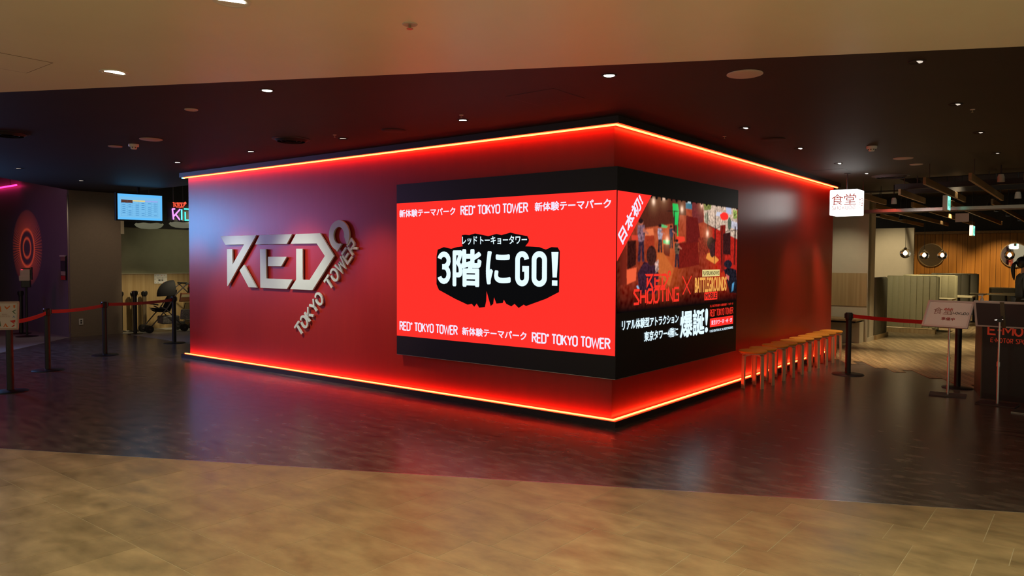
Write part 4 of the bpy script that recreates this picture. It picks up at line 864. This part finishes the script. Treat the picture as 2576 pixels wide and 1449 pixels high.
# timber beams, front row hung below ceiling, back row beyond the header
def beam(x, y0, y1, z, label, grp_):
    t = thing('timber_beam', label, 'beam', (x, y0, z), group=grp_); MB().box((0, (y1-y0)/2, 0), (.035, y1-y0, .09)).build('beam_body', 'beam', t, bevel=.002)
    for yy in (.35, (y1-y0)-.35): MB().tube([(0, yy, .045), (0, yy, (CZ if y0+yy < 6.85 else 3.4)-z)], .005, 6).build('hanging_rod', 'blackplastic', t)
for i, (x, y0, y1, lab) in enumerate([(.52, 6.4, 8.3, 'hanging timber beam right beside the glowing cube sign'), (1.12, 6.3, 8.3, 'hanging timber beam second from the cube sign, with a pale end'), (1.69, 4.8, 8.4, 'hanging timber beam third from the cube sign'), (2.21, 4.6, 8.4, 'hanging timber beam fourth from the cube sign'), (2.74, 4.9, 8.4, 'hanging timber beam at the right edge of the view')]):
    beam(x, y0, y1, 2.53, lab, 'timber beams in front of the steel header')
for i, (x, lab) in enumerate([(-.42, 'leftmost timber beam behind the steel header'), (.18, 'second timber beam behind the steel header from the left'), (.79, 'third timber beam behind the steel header from the left'), (1.40, 'fourth timber beam behind the steel header from the left'), (2.0, 'fifth timber beam behind the steel header from the left'), (2.6, 'rightmost timber beam behind the steel header')]):
    beam(x, 9.1, 17.5, 2.53, lab, 'timber beams behind the steel header')
for i, y in enumerate((6.6, 7.5)):
    t = thing('black_rail', 'black ceiling rail carrying the hanging beams, '+('front one' if i == 0 else 'rear one'), 'rail', (2.2, y, 2.63)); MB().box((0, 0, 0), (2.4, .05, .08)).build('rail_body', 'black', t)
    for k in (-.9, .0, .9): MB().tube([(k, 0, .04), (k, 0, (CZ if y < 6.85 else 3.4)-2.63)], .008, 6).build('rod', 'black', t)
# ducts overhead
for i, (y, z, lab) in enumerate([(7.9, 3.05, 'dark duct above the hanging beams'), (10.5, 3.0, 'dark duct above the beams behind the header')]):
    t = thing('ceiling_duct', lab, 'duct', (2, y, z)); MB().box((0, 0, 0), (6, .4, .25)).build('duct_body', 'boardgrey', t, bevel=.02)
    MB().box((-1.5, 0, .2), (.03, .3, .3)).box((1.5, 0, .2), (.03, .3, .3)).build('bracket', 'black', t)
# exit signs and blank board
for x, y, z, lab, hh in ((1.47, 8.1, 2.34, 'green and white exit sign hanging in front of the steel header', .24), (1.2, 13.6, 2.09, 'smaller green exit sign hanging behind the steel header', .23)):
    t = thing('exit_sign', lab, 'exit sign', (x, y, z), math.radians(0)); MB().box((0, 0, hh/2), (.07, .3, hh)).build('housing', 'white', t, bevel=.006)
    FE = frame((-.036, .15, 0), (0, -1, 0), (0, 0, 1)); FE = frame((.036, -.15, 0), (0, 1, 0), (0, 0, 1))
    MB().prism(rect(.01, .01, .29, hh-.01), FE, 0, .003).build('lit_face', 'exit', t); MB().prism(ell(.1, hh*.62, .02), FE, .003, .004).prism([(.08, hh*.55), (.12, hh*.5), (.16, hh*.3), (.13, hh*.35), (.09, hh*.25), (.08, hh*.4)], FE, .003, .004).prism(rect(.2, hh*.2, .26, hh*.75), FE, .003, .004).build('running_figure', 'exitgreen', [c for c in t.children if c.name.startswith('lit_face')][0])
    MB().tube([(0, 0, hh), (0, 0, 3.4-z)], .008, 8).build('rod', 'black', t)
t = thing('hanging_board', 'plain pinkish hanging board under the steel header', 'board', (1.6, 8.86, 2.19)); MB().box((0, 0, .07), (.2, .012, .145)).build('board_panel', 'pinkwhite', t); MB().tube([(-.07, 0, .14), (-.07, 0, .19)], .003, 6).tube([(.07, 0, .14), (.07, 0, .19)], .003, 6).build('hanger', 'black', t)
# track spotlights
for x, y, z, lab, lit in ((.73, 7.9, 2.47, 'round black spotlight hanging right of the cube sign', 0), (2.45, 7.9, 2.48, 'pale spotlight hanging near the right edge before the header', 0), (2.41, 5.85, 2.56, 'pale spotlight with long stem at the upper right', 0),
                        (-.32, 10.2, 2.47, 'brightly lit spotlight behind the header, above the cream column', 1), (-.28, 11.5, 2.47, 'small lit spotlight second behind the header', 1), (-.05, 12.6, 2.44, 'lit spotlight above the globe pendant', 1), (1.71, 11.6, 2.58, 'lit spotlight of the right group, first from the left', 1), (1.76, 12.4, 2.55, 'lit spotlight of the right group, second from the left', 1), (1.86, 13.6, 2.51, 'lit spotlight of the right group, third from the left', 1), (1.97, 15, 2.47, 'lit spotlight of the right group, last at the edge', 1)):
    t = thing('track_spotlight', lab, 'spotlight', (x, y, z), group='track spotlights'); MB().lathe([(.0001, .10), (.03, .10), (.042, .06), (.045, .0), (.036, 0), (.030, .03), (.0001, .032)], n=18).build('lamp_body', 'blackplastic' if lit else 'white', t, smooth=True)
    MB().lathe([(.0001, .006), (.034, .006), (.034, .012), (.0001, .012)], n=16).build('lens', 'lensbright' if lit else 'chrome', t); MB().tube([(0, 0, .1), (0, 0, (CZ if y < 6.85 else 3.4)-z)], .008, 8).build('stem', 'black', t)
# counter
ct = thing('reception_counter', 'black reception counter with angular red lettering at the right edge', 'counter', (2.47, 3.81, 0))
dv = Vector((.985, -.17, 0)); dn = Vector((dv.y, -dv.x, 0)); FCt = frame((0, 0, 0), dv, (0, 0, 1)); outl = [(0, 0), (dv.x*2.2, dv.y*2.2), (dv.x*2.2+.1, dv.y*2.2+.65), (-.13, .62)]
MB().prism(outl, FLOORF, 0, .90).build('body', 'counter', ct); ctb = ct.children[0]; MB().prism([(-.02, -.02), (dv.x*2.2, dv.y*2.2-.02), (dv.x*2.2+.1, dv.y*2.2+.68), (-.16, .66)], FLOORF, .90, .925).build('countertop', 'oak', ct)
sd = Vector((-.13, .62, 0)).normalized(); FS = frame((-.13, .62, 0), -sd, (0, 0, 1))
for k in range(7): MB().prism(rect(.004+k*.09, .0, .088+k*.09, .895), FS, .0, .012).build('side_slat', 'walnut', ct)
MB().prism(rect(0, 0, 2.2, .06), FCt, 0, .002).build('kick_strip', 'black', ct)
letters('lettering', 'E-MoToRSPoRTS', FCt, .05, .715, .095, 1.15, .018, .001, .006, 'redsign', ctb, 0, .2); letters('lettering', 'E-MoToR SPoRTS', FCt, .075, .63, .045, .42, .006, .001, .005, 'redsign', ctb, 0, .25)
bt = thing('pump_bottle', 'white hand sanitizer pump bottle standing on the counter', 'bottle', (2.385, 4.42, .925))
MB().lathe([(.0001, 0), (.042, 0), (.045, .006), (.045, .085), (.036, .112), (.018, .125), (.0001, .126)], n=8).build('bottle_body', 'white', bt, bevel=.002); MB().lathe([(.0001, .125), (.02, .125), (.02, .15), (.008, .155), (.007, .185), (.0001, .186)], n=14).build('collar', 'white', bt, smooth=True); MB().box((-.012, 0, .19), (.05, .014, .012)).build('pump_head', 'white', bt, bevel=.002)
# board on stand, readable
def lectern(loc, nrm_, centre, w_, h_, tiltz, name, label, hpole, back=False):
    t = thing(name, label, 'sign', loc, group='board stands before the counter'); n = Vector(nrm_).normalized(); u = Vector((0, 0, 1)).cross(n).normalized(); v = n.cross(u); c = Vector(centre)-Vector(loc)
    FB = (c-v*h_/2, u, v, n); sh = board(t, FB, w_, h_, 'framegrey', 'paper' if not back else 'boardgrey', .02, 'sheet')
    if back: MB().prism(rect(-w_/2+.02, .02, w_/2-.02, h_-.02), FB, -.006, .0).build('back_panel', 'boardgrey', t); MB().prism(rect(-.02, 0, .02, h_), FB, -.010, -.006).build('spine', 'boothdark', t)
    top = c-n*.03
    MB().tube([(0, 0, .008), (0, 0, hpole*.48)], .0125, 12).build('lower_pole', 'alu', t, smooth=True); MB().tube([(0, 0, hpole*.46), (0, 0, hpole)], .010, 12).build('upper_pole', 'alu', t, smooth=True)
    MB().lathe([(.0001, 0), (.017, 0), (.017, .05), (.0001, .05)], (0, 0, hpole*.46), 14).build('collar', 'alu', t, smooth=True)
    mb = MB(); mb.box((0, 0, hpole+.01), (.04, .05, .03)); mb.tube([(0, 0, hpole), tuple(top)], .008, 8); mb.build('tilt_joint', 'blackplastic', t); MB().tube([(-.045, 0, hpole+.012), (.03, 0, hpole+.02)], .006, 8).build('wing_screw', 'chrome', t)
    return t, FB
st1 = Vector((2.15, 3.76, 0)); tl = math.radians(33); hz = Vector((-.22, -.97, 0)).normalized(); n1 = hz*math.cos(tl)+Vector((0, 0, 1))*math.sin(tl)
t, FB = lectern(st1, n1, (2.135, 3.74, .915), .475, .345, tl, 'board_stand', 'white framed board on a thin stand with red and grey Japanese lettering', .84)
MB().box((0, 0, .006), (.36, .26, .010), .1).build('base_plate', 'boardgrey', t)
text('lettering', '食堂', FB, -.16, .165, .04, .255, 'greyprint', t, -.015, .0065, .0005); mb = MB(); [mb.prism([(a*.032-.05, b*.032+.22) for a, b in p], FB, .0072, .0078) for p in mark()]; mb.build('lettering', 'redprint', t)
letters('lettering', 'SHoKUDo', FB, .025, .175, .028, .185, .005, .0065, .007, 'ink', t, 0, .25); text('lettering', '準備中', FB, -.055, .09, .085, .13, 'redprint', t, .02, .0065, .0005)
hz2 = Vector((.12, .98, 0)).normalized(); n2 = hz2*math.cos(.38)+Vector((0, 0, 1))*math.sin(.38)
t, FB2 = lectern(Vector((2.65, 3.46, 0)), n2, (2.675, 3.49, .95), .52, .30, .38, 'board_stand', 'board on a thin stand seen from its dark back at the right edge', .88, True)
MB().box((0, 0, .006), (.36, .26, .010), -.12).build('base_plate', 'boardgrey', t)
t = thing('floor_plate', 'small grey metal plate lying on the floor at the right edge', 'plate', (2.93, 3.12, .0)); MB().box((0, 0, .005), (.24, .17, .01), -.12).build('plate_body', 'steel', t, bevel=.002)

# ------------------------------------------------------------------ ceiling fittings
def disc(name, loc, r, label, m_, cat, grp_=None, rings=0, beige=False):
    t = thing(name, label, cat, loc, group=grp_); MB().lathe([(.0001, -.003), (r*.9, -.008), (r, -.004), (r, 0), (.0001, 0)], n=36).build('cover', m_, t, smooth=True)
    for k in range(rings): q = r*(.85-k*.22); MB().lathe([(q-.022, -.030+.004*k), (q, -.008), (q-.006, -.007), (q-.026, -.028+.004*k), (q-.022, -.030+.004*k)], n=36).build('ring', m_, t, smooth=True)
    return t
def downlight(loc, label, kind, r=.05, rimm='dark_ceiling', rz=0.0):
    t = thing('downlight', label, 'downlight', loc, rz, 'recessed ceiling downlights')
    MB().lathe([(r*.78, -.001), (r, -.006), (r*1.08, -.003), (r*1.08, 0), (r*.78, 0)], n=28).build('rim', rimm, t, smooth=True); t0 = t; t = [c for c in t.children][0]
    if kind == 'round': MB().lathe([(.0001, -.004), (r*.72, -.004), (r*.76, -.001), (.0001, -.0005)], n=24).build('lens', 'lens', t)
    elif kind == 'bright':
        MB().lathe([(.0001, -.0015), (r*.78, -.0015), (r*.78, -.0005), (.0001, -.0005)], n=24).build('reflector', 'white', t); MB().prism(clip(ell(0, 0, r*.74), -1, .5, -.0), FLOORF, -.004, -.002).build('lens', 'lensbright', t)
    else:
        MB().lathe([(.0001, -.0015), (r*.78, -.0015), (r*.78, -.0005), (.0001, -.0005)], n=24).build('recess', 'black', t)
        MB().prism(clip(ell(0, 0, r*.68), -.8, .6, -r*.1), FLOORF, -.006, -.003).build('lens', 'lens' if kind == 'slit' else 'lensdim', t)
    return t0
z = CZ
downlight((-1.9, -3.5, z-.006), 'bright half-lit downlight in the beige ceiling at upper left', 'bright', .085, 'white', .4); downlight((.05, -3.8, z-.006), 'bright downlight cut by the top edge of the beige ceiling', 'bright', .085, 'white')
downlight((-1.55, -2.53, z), 'round glowing downlight in the dark ceiling near the seam, left one', 'round'); downlight((.76, -1.37, z), 'round glowing downlight in the dark ceiling near the seam, right one', 'round')
for x, y, k, lab in [(-6.23, -.76, 'slit', 'adjustable downlight above the left end of the red wall'), (-4.54, -.75, 'slit', 'adjustable downlight above the silver logo'), (-2.88, -.72, 'dim', 'dim adjustable downlight right of the dark diffuser'), (-1.16, -.74, 'slit', 'lit adjustable downlight above the red screen'),
                (.74, 1.18, 'slit', 'adjustable downlight over the right screen, nearest the corner'), (.75, 2.81, 'slit', 'adjustable downlight second along the right red wall'), (.75, 4.43, 'slit', 'brighter adjustable downlight near the cube sign'), (.76, 5.82, 'slit', 'adjustable downlight beside the round diffuser by the cube sign'),
                (2.51, -.5, 'dim', 'adjustable downlight at upper right near the seam'), (2.51, 1.13, 'dim', 'dim downlight at right, second from the seam'), (2.49, 2.78, 'dim', 'dim downlight at right, third from the seam'), (2.47, 4.53, 'dim', 'dim downlight at right, farthest from the seam'), (-8.75, -1.78, 'dim', 'small downlight at the far left of the dark ceiling'), (-9.82, -.51, 'dim', 'small downlight above the taupe column')]:
    downlight((x, y, z), lab, k, .05, 'dark_ceiling', -.4 if x < 0 else .6)
disc('ceiling_speaker', (-4.6, -1.92, z), .115, 'large pale round ceiling speaker left of the centre', 'pinkwhite', 'speaker'); disc('ceiling_speaker', (1.52, -.85, z), .12, 'large pale round ceiling speaker right of the corner near the seam', 'pinkwhite', 'speaker')
disc('ceiling_speaker', (1.52, 4.38, z), .115, 'pale round ceiling speaker far right over the counter', 'pinkwhite', 'speaker')
disc('ceiling_cover', (-2.71, -2.5, z), .055, 'small pale round cover left of the round downlight', 'pinkwhite', 'ceiling cover'); disc('ceiling_cover', (-5.44, -1.92, z), .075, 'pale round cover left of the smoke detector', 'pinkwhite', 'ceiling cover'); disc('ceiling_cover', (1.54, 5.11, z), .08, 'small pale round cover beyond the far right speaker', 'pinkwhite', 'ceiling cover')
disc('ceiling_cover', (-2.08, -.74, z), .12, 'dark round cover above the left edge of the red screen', 'dark_ceiling', 'ceiling cover'); disc('ceiling_cover', (.74, 2.0, z), .12, 'dark round cover above the right screen', 'dark_ceiling', 'ceiling cover')
disc('air_diffuser', (-3.37, -1.02, z), .2, 'dark round air diffuser above the right of the silver logo', 'black', 'air diffuser', None, 3); disc('air_diffuser', (.98, 6.38, z), .26, 'dark round ringed air diffuser beside the cube sign', 'boardgrey', 'air diffuser', None, 3); disc('air_diffuser', (-5.42, -3.0, z), .2, 'dark round air diffuser at the left edge of the ceiling', 'black', 'air diffuser', None, 3)
for x, y, lab in ((-5.12, -1.86, 'white smoke detector on the dark ceiling at left'), (1.44, 3.13, 'white smoke detector on the dark ceiling at right')):
    t = thing('smoke_detector', lab, 'smoke detector', (x, y, z)); MB().lathe([(.0001, -.028), (.05, -.028), (.055, -.02), (.055, 0), (.0001, 0)], n=24).build('housing', 'white', t, smooth=True); MB().lathe([(.0001, -.055), (.026, -.055), (.034, -.045), (.036, -.028), (.0001, -.028)], n=24).build('sensor_cap', 'white', t, smooth=True)
    mb = MB(); [mb.box((.037*math.cos(a), .037*math.sin(a), -.037), (.003, .012, .01), a) for a in np.linspace(0, 2*PI, 9)[:-1]]; mb.build('vents', 'ink', t)
for x, y, r, lab in ((.49, -3.01, .03, 'sprinkler head in the beige ceiling right of centre'), (-2.77, -.92, .014, 'tiny sprinkler head beside the dark diffuser'), (-1.01, -.93, .014, 'tiny sprinkler head beside the downlight over the red screen'), (.4, 1.53, .014, 'tiny sprinkler head near the corner of the right wall'), (2.59, 1.45, .014, 'tiny sprinkler head at the right of the dark ceiling')):
    zz = z-.006 if y < -2.9 else z; t = thing('sprinkler', lab, 'sprinkler', (x, y, zz)); MB().lathe([(.0001, -.004), (r*1.3, -.004), (r*1.4, 0), (.0001, 0)], n=20).build('flange', 'pinkwhite', t, smooth=True); MB().lathe([(.0001, -.026), (r*.6, -.026), (r*.6, -.023), (r*.2, -.02), (r*.2, -.004), (.0001, -.003)], n=14).build('head', 'steelpost', t, smooth=True)
def hatch(x0, y0, x1, y1, zz, label, m_):
    t = thing('access_hatch', label, 'hatch', ((x0+x1)/2, (y0+y1)/2, zz)); w_, h_ = (x1-x0)/2, (y1-y0)/2; g = .006
    mb = MB()
    for q in (rect(-w_, -h_, w_, -h_+g), rect(-w_, h_-g, w_, h_), rect(-w_, -h_, -w_+g, h_), rect(w_-g, -h_, w_, h_)): mb.prism(q, FLOORF, -.0015, 0)
    mb.build('joint', 'black' if m_ == 'dark_ceiling' else 'taupe', t); MB().prism(rect(-w_+g, -h_+g, w_-g, h_-g), FLOORF, -.002, 0).build('hatch_panel', m_, t)
hatch(-.23, -1.28, .23, -.85, z, 'square access hatch in the dark ceiling above the screen corner', 'dark_ceiling'); hatch(-2.4, -4.3, -1.95, -3.86, z-.006, 'square access hatch in the beige ceiling at the left edge', 'beige_ceiling'); hatch(.22, 5.04, .66, 5.48, z, 'square access hatch in the ceiling above the cube sign', 'dark_ceiling')

# ------------------------------------------------------------------ person at the right edge
pz = thing('person', 'person with dark ponytail in a black jacket behind the counter at right edge', 'person', (2.35, 10.9, 0), math.radians(-70))
def skin(name, pts, edges_, m_, parent, sub=2):
    me = bpy.data.meshes.new(name); me.from_pydata([p[:3] for p in pts], edges_, []); me.materials.append(M[m_]); o = link(name, me, parent)
    md = o.modifiers.new('s', 'SKIN'); md.use_smooth_shade = True; lay = me.skin_vertices[0] if me.skin_vertices else None
    if lay is None: me.attributes; 
    for i, p in enumerate(pts): lay.data[i].radius = (p[3], p[4] if len(p) > 4 else p[3])
    lay.data[0].use_root = True; o.modifiers.new('u', 'SUBSURF').levels = sub; o.modifiers[-1].render_levels = sub
    return o
def skinmesh(name, pts, edges_, m_, parent, sub=2):
    bm = bmesh.new(); lay = bm.verts.layers.skin.verify(); V = [bm.verts.new(p[:3]) for p in pts]; bm.verts.index_update()
    for i, v in enumerate(V): v[lay].radius = (pts[i][3], pts[i][4] if len(pts[i]) > 4 else pts[i][3]); v[lay].use_root = (i == 0)
    for a, b in edges_: bm.edges.new((V[a], V[b]))
    me = bpy.data.meshes.new(name); bm.to_mesh(me); bm.free(); me.materials.append(M[m_]); o = link(name, me, parent)
    md = o.modifiers.new('s', 'SKIN'); md.use_smooth_shade = True; s_ = o.modifiers.new('u', 'SUBSURF'); s_.levels = sub; s_.render_levels = sub
    dg = bpy.context.evaluated_depsgraph_get(); me2 = bpy.data.meshes.new_from_object(o.evaluated_get(dg)); o.modifiers.clear(); o.data = me2; return o
body = [(0, 0, .88, .09, .07), (0, 0, 1.05, .08, .06), (0, .0, 1.22, .09, .06), (0, 0, 1.30, .05, .045), (0, .01, 1.38, .045, .045), (0, .0, 1.46, .07, .08), (0, 0, 1.53, .06, .07),
        (.09, 0, .80, .055), (.09, .01, .46, .04), (.09, -.02, .10, .04), (.09, .10, .04, .035), (-.09, 0, .80, .055), (-.09, .01, .46, .04), (-.09, -.02, .10, .04), (-.09, .10, .04, .035),
        (.17, 0, 1.25, .035), (.22, -.02, 1.0, .033), (.17, .18, .92, .03), (.12, .27, .93, .022), (-.17, 0, 1.25, .035), (-.22, -.02, 1.0, .033), (-.17, .18, .92, .03), (-.12, .27, .93, .022)]
ed = [(0, 1), (1, 2), (2, 3), (3, 4), (4, 5), (5, 6), (0, 7), (7, 8), (8, 9), (9, 10), (0, 11), (11, 12), (12, 13), (13, 14), (2, 15), (15, 16), (16, 17), (17, 18), (2, 19), (19, 20), (20, 21), (21, 22)]
skinmesh('body', body, ed, 'skin', pz)
skinmesh('jacket', [(0, 0, .74, .17, .14), (0, 0, 1.0, .15, .12), (0, 0, 1.2, .165, .125), (0, 0, 1.335, .075, .07), (.18, 0, 1.24, .065), (.23, -.02, 1.0, .055), (.18, .16, .92, .045), (-.18, 0, 1.24, .065), (-.23, -.02, 1.0, .055), (-.18, .16, .92, .045)], [(0, 1), (1, 2), (2, 3), (2, 4), (4, 5), (5, 6), (2, 7), (7, 8), (8, 9)], 'fabricblack', pz)
skinmesh('trousers', [(0, 0, .86, .15, .12), (.095, 0, .78, .095), (.095, .01, .46, .07), (.095, -.01, .10, .055), (-.095, 0, .78, .095), (-.095, .01, .46, .07), (-.095, -.01, .10, .055)], [(0, 1), (1, 2), (2, 3), (0, 4), (4, 5), (5, 6)], 'fabricblack', pz)
mb = MB(); P = []; na, nb = 12, 20
for i in range(na+1):
    th = PI*i/na
    for k in range(nb):
        ph = 2*PI*k/nb; fx = math.sin(th)*math.cos(ph); fy = math.sin(th)*math.sin(ph); fz = math.cos(th)
        front = max(0, fy)*max(0, .55-fz); P.append((fx*.088, -.022+fy*(.102-.06*front), 1.505+fz*.112))
mb.add(P, [(i*nb+k, i*nb+(k+1) % nb, (i+1)*nb+(k+1) % nb, (i+1)*nb+k) for i in range(na) for k in range(nb)]).build('hair', 'hair', pz, smooth=True)
MB().tube([(0, -.10, 1.51), (0, -.13, 1.50), (0, -.155, 1.47), (0, -.168, 1.42), (.004, -.17, 1.36), (.01, -.165, 1.29), (.013, -.157, 1.22), (.015, -.15, 1.17)], [.02, .026, .034, .037, .036, .030, .020, .005], 16).build('ponytail', 'hair', pz, smooth=True)
mb = MB(); mb.lathe([(.0001, -.011), (.011, 0), (.0001, .011)], (.028, .078, 1.475), 10); mb.lathe([(.0001, -.011), (.011, 0), (.0001, .011)], (-.028, .078, 1.475), 10); mb.build('eyes', 'ink', pz, smooth=True)
MB().tube([(0, .078, 1.47), (0, .097, 1.44), (0, .08, 1.435)], [.006, .012, .006], 8).build('nose', 'skin', pz, smooth=True); MB().tube([(-.02, .078, 1.412), (0, .084, 1.41), (.02, .078, 1.412)], .005, 8).build('mouth', 'redprint', pz, smooth=True)
for s_ in (-1, 1):
    for k in range(4): MB().tube([(s_*(.115+.012*(k-1.5)), .285, .93), (s_*(.112+.014*(k-1.5)), .325, .925), (s_*(.110+.014*(k-1.5)), .350-.006*abs(k-1.5), .905)], [.009, .008, .006], 8).build('finger', 'skin', pz, smooth=True)
    MB().tube([(s_*.095, .265, .935), (s_*.078, .30, .93), (s_*.075, .318, .918)], [.010, .009, .007], 8).build('thumb', 'skin', pz, smooth=True)
    MB().box((s_*.095, .04, .035), (.09, .25, .07)).build('shoe', 'rubber', pz, bevel=.02)
print('tiles', nt_)
